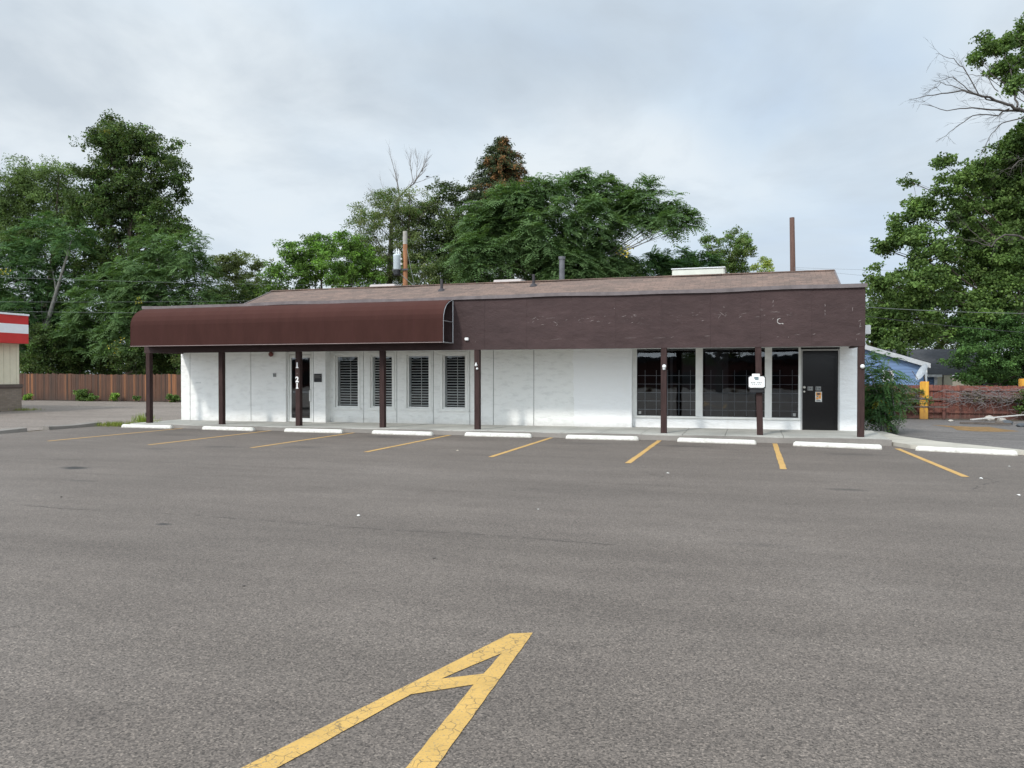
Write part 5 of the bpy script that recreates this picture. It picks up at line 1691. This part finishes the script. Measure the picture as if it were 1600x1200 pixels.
T = thing('weed_patch', 'low leafy weeds and creeper at the red fence beside the sapling', 'weeds', q)
g, _ = broadleaf([((q.x - .6, q.y + 2.6, .4), (1.2, .7, .55)), ((q.x + .5, q.y + 3.4, .45), (1.0, .5, .6)), ((q.x - 1.0, q.y + 3.5, .8), (1.3, .4, .6)), ((q.x + 1.4, q.y + 4.0, .2), (.9, .4, .25))], 420, 12, .13, .10, .06, G_MID + G_DARK + G_BRIGHT[:1])
leaf_object('foliage', *g, T, M['leaf'])

# creeper on the red fence: dry grey vine plus green ends
def vine(label, x0, x1, z0, z1, y, n, dry, nleaf, cols):
    T = thing('fence_creeper', label, 'creeper', ((x0 + x1) / 2, y, 0))
    b = MB()
    for i in range(n):
        p = Vector((random.uniform(x0, x1), y - random.uniform(.02, .3), random.uniform(z0, z1)))
        P = [p]; a = random.uniform(0, 6.28)
        for k in range(5):
            a += random.gauss(0, .9)
            p = p + Vector((math.cos(a) * .14, random.gauss(0, .05), math.sin(a) * .07 - .015)); P.append(p)
        b.tube(P, [.008, .008, .007, .006, .005, .004], 4, False)
    b.build('vine', dry, T)
    if nleaf:
        lobes = [((x0 + (x1 - x0) * (k + .5) / 4, y - .15, (z0 + z1) / 2), ((x1 - x0) / 6, .16, (z1 - z0) / 2)) for k in range(4)]
        g, _ = broadleaf(lobes, nleaf, 9, .10, .09, .06, cols)
        leaf_object('foliage', *g, T, M['leaf'])


dry = simple('dry_vine', (.19, .165, .16), .9, .3, 8)
v0, v1 = aty(1482, 640, 30.8), aty(1588, 605, 30.8)
vine('tangle of dry grey vine hanging over the red fence', v0.x, v1.x, .62, 1.02, 30.85, 150, dry, 60, [(.08, .07, .065), (.10, .085, .08), (.05, .05, .035)])
v0, v1 = aty(1392, 650, 30.8), aty(1432, 605, 30.8)
vine('green and brown creeper on the red fence left of the yellow board', v0.x - .8, v1.x + .1, .45, 1.2, 30.85, 90, dry, 190, [(.07, .09, .03), (.05, .075, .03), (.12, .10, .05)])
v0 = aty(1588, 640, 30.8)
vine('green creeper mound on the red fence at the right frame edge', v0.x - .1, v0.x + 2.5, .1, 1.25, 30.85, 60, dry, 420, G_MID + G_DARK)

# weeds
def weed(label, p, r, h, n, cols, name='weed', blades=False, group=None):
    T = thing(name, label, 'weed', p, 0, group)
    if blades:
        C = np.array(p) + np.stack([rng.normal(0, r * .5, n), rng.normal(0, r * .35, n), np.zeros(n)], 1)
        U = nrm(rng.normal(0, .45, (n, 3)) + np.array([0, 0, 1.0])); U[:, 2] = np.abs(U[:, 2])
        L = h * rng.uniform(.5, 1.2, n)
        C = C + U * (L * .5)[:, None]
        Nn = nrm(np.cross(U, rng.normal(size=(n, 3))))
        g = rhombs(C, U, Nn, L, np.full(n, .014), shade_tints(n, cols, .2, 1))
    else:
        g, _ = broadleaf([((p[0], p[1], p[2] + h * .5), (r, r * .7, h * .5))], n, 9, h * .18, .12, .07, cols)
    leaf_object('foliage', *g, T, M['leaf'])
    return T


p = gnd(182, 666); weed('low grass tuft where the left kerb meets the first wheel stop', (p.x, p.y, 0), .55, .17, 520, [(.09, .12, .03), (.13, .15, .05), (.07, .10, .03)], 'grass_tuft', True)
weed('taller grass tuft at the sidewalk corner beside the left end post', (-18.35, 19.9, 0), .28, .38, 260, [(.10, .15, .03), (.14, .18, .05)], 'grass_tuft', True)
weed('thin weeds at the foot of the striped building corner', (-30.6, 26.2, 0), .7, .15, 260, [(.08, .11, .04), (.11, .12, .05)], 'grass_tuft', True)
gw_ = 'weeds along the cedar fence foot'
for px, rr, hh_, n_, lab in ((44, .55, .55, 60, 'small weed at the cedar fence foot beside the striped building'), (130, .85, .9, 140, 'largest leafy weed at the cedar fence foot'),
                             (146, .5, .6, 60, 'weed just right of the largest one at the fence foot'), (178, .45, .75, 70, 'pale green weed at the fence foot midway to the awning'), (270, .7, .7, 100, 'dark weed at the fence foot beside the white wall'), (214, .25, .5, 26, 'slim weed at the fence foot left of the end post')):
    q = aty(px, 620, 36.6); weed(lab, (q.x, 36.6, 0), rr * .6, hh_ * .7, n_, G_BRIGHT if px in (44, 178) else G_MID, 'weed', False, gw_)

# far treeline and scrub that closes the gaps
lob = []
for k in range(40):
    x = -110 + k * 5.0
    lob.append(((x, 95 + 6 * math.sin(k * 1.7), 2.2 + .8 * math.sin(k * 2.3)), (4, 3, 3.2 + math.sin(k * 1.1))))
g, _ = broadleaf(lob, 3000, 12, .7, .5, .3, G_DARK + G_MID)
o = leaf_object('far_treeline', *g, None, M['leaf'])
tag(o, 'low distant mass of trees along the horizon', 'trees', kind='stuff')

# debris beside the right fence
T = thing('scrap_plank', 'long white painted plank lying on the debris pile by the red fence', 'plank', gnd(1550, 659), 0)
a, c = gnd(1518, 660), gnd(1593, 656)
def plank(p0, p1, w, h, z0, z1):
    p0, p1 = Vector(p0), Vector(p1); d = (p1 - p0).normalized(); s = Vector((-d.y, d.x, 0)) * w
    q = [Vector((p0.x, p0.y, z0)), Vector((p1.x, p1.y, z1))]
    vs = [q[0] - s, q[1] - s, q[1] + s, q[0] + s]; vs += [v + Vector((0, 0, h)) for v in vs]
    return MB().add(vs, [(0, 3, 2, 1), (4, 5, 6, 7), (0, 1, 5, 4), (1, 2, 6, 5), (2, 3, 7, 6), (3, 0, 4, 7)])


plank(a, Vector((c.x, c.y - .6, 0)), .06, .03, .08, .20).build('board', simple('old_white_board', (.55, .53, .5), .8), T)
MB().box(a.x + .9, a.x + 1.1, a.y + .3, a.y + .6, 0, .13, .02).build('block_support', M['stone'], T)
a, c = gnd(1500, 662), gnd(1580, 665)
tag(plank(a, c, .07, .05, .004, .03).build('scrap_plank', M['fence_grey']), 'dark weathered plank lying in front of the white plank', 'plank')
q = gnd(1540, 656); 
random.seed(4)
def rock(name, label, p, r, mat, group=None):
    bm = bmesh.new(); bmesh.ops.create_icosphere(bm, subdivisions=2, radius=1.0)
    sx, sy, sz = r * random.uniform(.9, 1.4), r * random.uniform(.8, 1.2), r * random.uniform(.5, .8)
    ph = random.uniform(0, 6)
    for v in bm.verts:
        f_ = 1 + .18 * math.sin(v.co.x * 4 + ph) * math.cos(v.co.y * 5 + ph) + random.gauss(0, .05)
        v.co = Vector((v.co.x * sx * f_, v.co.y * sy * f_, v.co.z * sz * f_ + sz * .6))
    me = bpy.data.meshes.new(name); bm.to_mesh(me); bm.free(); me.materials.append(mat)
    o = bpy.data.objects.new(name, me); col.objects.link(o); o.location = p
    return tag(o, label, 'rock', group)


rock('rubble_chunk', 'largest pale rubble chunk behind the white plank', (q.x, q.y - .5, 0), .17, M['stone'])
q2 = gnd(1572, 663); rock('rubble_chunk', 'dark rubble chunk at the right end of the dark plank', (q2.x, q2.y, 0), .16, M['ink'])
q2 = gnd(1562, 663); rock('rubble_chunk', 'smaller dark rubble chunk left of the other dark one', (q2.x, q2.y, 0), .12, M['fence_grey'])
q2 = gnd(1486, 659); rock('rubble_chunk', 'small white chunk lying alone left of the planks', (q2.x, q2.y, 0), .06, M['stone'])
q2 = gnd(1596, 667); rock('rubble_chunk', 'small grey chunk at the right frame edge beyond the planks', (q2.x, q2.y, 0), .10, M['ink'])
b = MB(); pts = [gnd(*p_) for p_ in ((1455, 664), (1478, 665), (1500, 667), (1545, 667), (1570, 671), (1594, 674), (1560, 675), (1520, 674), (1495, 672), (1488, 668))]
cen = sum(pts, Vector()) / len(pts)
for i in range(len(pts)):
    b.add([(pts[i].x, pts[i].y, .003), (pts[(i + 1) % len(pts)].x, pts[(i + 1) % len(pts)].y, .003), (cen.x, cen.y, .05)], [(0, 1, 2)])
tag(b.build('sand_spill', M['sand'], None, True), 'flat ochre patch of sand spilled on the right-hand lot', 'sand', kind='stuff')
# litter
lt = 'litter scraps on the asphalt'
for (px, py, s, lab, mat) in ((715, 705, .085, 'crumpled pale wrapper between the fourth and fifth stall lines', simple('wrapper', (.72, .62, .5), .8)), (560, 806, .05, 'white paper scrap on the open asphalt left of centre', M['paper']),
                              (1043, 740, .06, 'flat white scrap just below the sixth stall line', M['paper']), (1043 - 202, 796, .025, 'tiny white scrap right of the picture centre', M['paper']), (1577, 729, .04, 'small white scrap near the right frame edge', M['paper']),
                              (1533, 748, .07, 'thin pale scrap beside the end of the rightmost stall line', M['paper']), (1592, 774, .05, 'lowest white scrap at the right frame edge', M['paper'])):
    s *= .45; q = gnd(px, py); b = MB()
    n = 7; ring = [Vector((q.x + s * random.uniform(.6, 1.3) * math.cos(6.283 * k / n), q.y + s * random.uniform(.5, 1.1) * math.sin(6.283 * k / n), random.uniform(.002, s * .5))) for k in range(n)]
    for k in range(n): b.add([ring[k], ring[(k + 1) % n], (q.x, q.y, s * .75)], [(0, 1, 2)])
    tag(b.build('litter_scrap', mat), lab, 'litter', lt)
for (px, py, lab) in ((381, 916, 'small dark pebble on the asphalt left of the yellow hatch tip'), (96, 777, 'small dark pebble on the asphalt at far left'), (678, 873, 'tiny dark pebble near the asphalt centre')):
    q = gnd(px, py); rock('pebble', lab, (q.x, q.y, 0), .012, M['seam'], 'pebbles on the asphalt')

# ------------------------------------------------------------------ ACROSS THE STREET (seen mirrored in the glass)
T = thing('shop_across_street', 'low shop with dark red front across the street behind the viewer', 'building', (0, -46, 0))
MB().box(-95, 40, -58, -46, 0, 3.1).build('wall', simple('shop_wall', (.12, .055, .05), .8, .2, .4), T)
MB().box(-96, 41, -58.5, -45.5, 3.102, 3.7).build('roof', M['dark_roof'], T)
for k in range(16): MB().box(-90 + k * 8, -85 + k * 8, -45.99, -45.9, .5, 1.9).build('window', M['black'], T)
for (x, hh_, lab) in ((-3, 7.5, 'broad street tree across the road behind the viewer'), (-40, 9, 'street tree across the road far left behind the viewer'), (14, 9, 'taller street tree across the road behind the viewer'), (30, 8, 'third street tree across the road, far right behind the viewer')):
    y_ = -33
    T = thing('street_tree', lab, 'tree', (x, y_, 0), 0, 'street trees across the road')
    lb = [((x + random.uniform(-2.5, 2.5), y_ + random.uniform(-2, 2), hh_ * random.uniform(.5, .85)), (2.2, 2.0, 1.7)) for _ in range(7)]
    g, P = broadleaf(lb, 420, 12, .4, .28, .15, G_DARK)
    leaf_object('crown', *g, T, M['leaf'])
    limb_mesh((x, y_, -.1), (x, y_, hh_ * .8), .25, lb, P).build('trunk', M['bark'], T, True)

# ------------------------------------------------------------------ SKY, SUN, CAMERA
SUN_EL, SUN_AZ = R(40), R(201)          # azimuth clockwise from +Y
sd = Vector((math.sin(SUN_AZ) * math.cos(SUN_EL), math.cos(SUN_AZ) * math.cos(SUN_EL), math.sin(SUN_EL)))
w = bpy.data.worlds.new('World'); scene.world = w; w.use_nodes = True
nt = w.node_tree; bg = nt.nodes['Background']
STR = 0.1
bg.inputs['Strength'].default_value = STR
sky = N(nt, 'ShaderNodeTexSky', sky_type='NISHITA')
sky.sun_disc = False; sky.sun_elevation = SUN_EL; sky.sun_rotation = SUN_AZ
sky.air_density = 1.0; sky.dust_density = 2.0
tc = N(nt, 'ShaderNodeTexCoord')
sp = N(nt, 'ShaderNodeSeparateXYZ'); nt.links.new(tc.outputs['Generated'], sp.inputs[0])
zc = math_n(nt, 'ADD', math_n(nt, 'MAXIMUM', sp.outputs[2], 0.0), .22)
cmb = N(nt, 'ShaderNodeCombineXYZ')
nt.links.new(math_n(nt, 'DIVIDE', sp.outputs[0], zc), cmb.inputs[0]); nt.links.new(math_n(nt, 'DIVIDE', sp.outputs[1], zc), cmb.inputs[1])
def wnoise(scale, detail, rough, off):
    mp = N(nt, 'ShaderNodeMapping'); mp.inputs['Location'].default_value = off
    nt.links.new(cmb.outputs[0], mp.inputs[0])
    n = N(nt, 'ShaderNodeTexNoise'); n.inputs['Scale'].default_value = scale; n.inputs['Detail'].default_value = detail; n.inputs['Roughness'].default_value = rough
    n.inputs['Distortion'].default_value = .3
    nt.links.new(mp.outputs[0], n.inputs['Vector'])
    return n.outputs['Fac']
n1 = wnoise(.75, 5, .5, (3.1, 1.7, 0))
n2 = wnoise(1.7, 6, .55, (7.3, 2.2, 4))
def k_(c): return tuple(x / STR for x in c)
cl = ramp(nt, n1, [(0.30, (.56, .69, .86)), (0.43, (.70, .815, .925)), (0.55, (.85, .925, .98)), (.70, (.93, .975, .99))])
cl = mix(nt, ramp(nt, n2, [(0.46, (0, 0, 0)), (0.68, (.75, .75, .75))]), cl, (.56, .635, .71))
# brighter haze low down
lowk = ramp(nt, sp.outputs[2], [(0.0, (.75, .75, .75)), (0.28, (0, 0, 0))])
cl = mix(nt, lowk, cl, (.78, .88, .98))
# the veil is brighter around the hidden sun
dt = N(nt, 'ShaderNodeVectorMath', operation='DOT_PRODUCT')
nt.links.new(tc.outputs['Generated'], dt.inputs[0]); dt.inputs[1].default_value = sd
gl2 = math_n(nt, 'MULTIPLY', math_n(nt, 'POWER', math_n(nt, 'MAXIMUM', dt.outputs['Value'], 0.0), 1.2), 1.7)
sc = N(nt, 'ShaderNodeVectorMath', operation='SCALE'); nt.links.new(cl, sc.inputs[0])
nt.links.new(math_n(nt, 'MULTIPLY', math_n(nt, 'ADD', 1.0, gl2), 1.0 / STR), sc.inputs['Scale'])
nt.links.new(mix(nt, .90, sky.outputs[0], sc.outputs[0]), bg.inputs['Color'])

sl = bpy.data.lights.new('sun', 'SUN'); sl.energy = 2.2; sl.angle = R(5); sl.color = (1, .955, .89)
so_ = bpy.data.objects.new('sun', sl); col.objects.link(so_)
so_.rotation_euler = (-sd).to_track_quat('-Z', 'Y').to_euler()
so_.location = sd * 50

cam = bpy.data.cameras.new('camera'); cam.sensor_fit = 'HORIZONTAL'; cam.sensor_width = 36
cam.lens = 36 * F / 1600.0
cam.clip_start = 0.05; cam.clip_end = 2000
co = bpy.data.objects.new('camera', cam); col.objects.link(co)
co.location = (0, 0, EYE)
co.rotation_euler = (math.pi / 2 + PITCH, 0, YAW)
scene.camera = co
scene.view_settings.view_transform = 'Standard'
scene.view_settings.look = 'None'
scene.view_settings.exposure = 0
scene.render.resolution_x, scene.render.resolution_y = 1024, 768
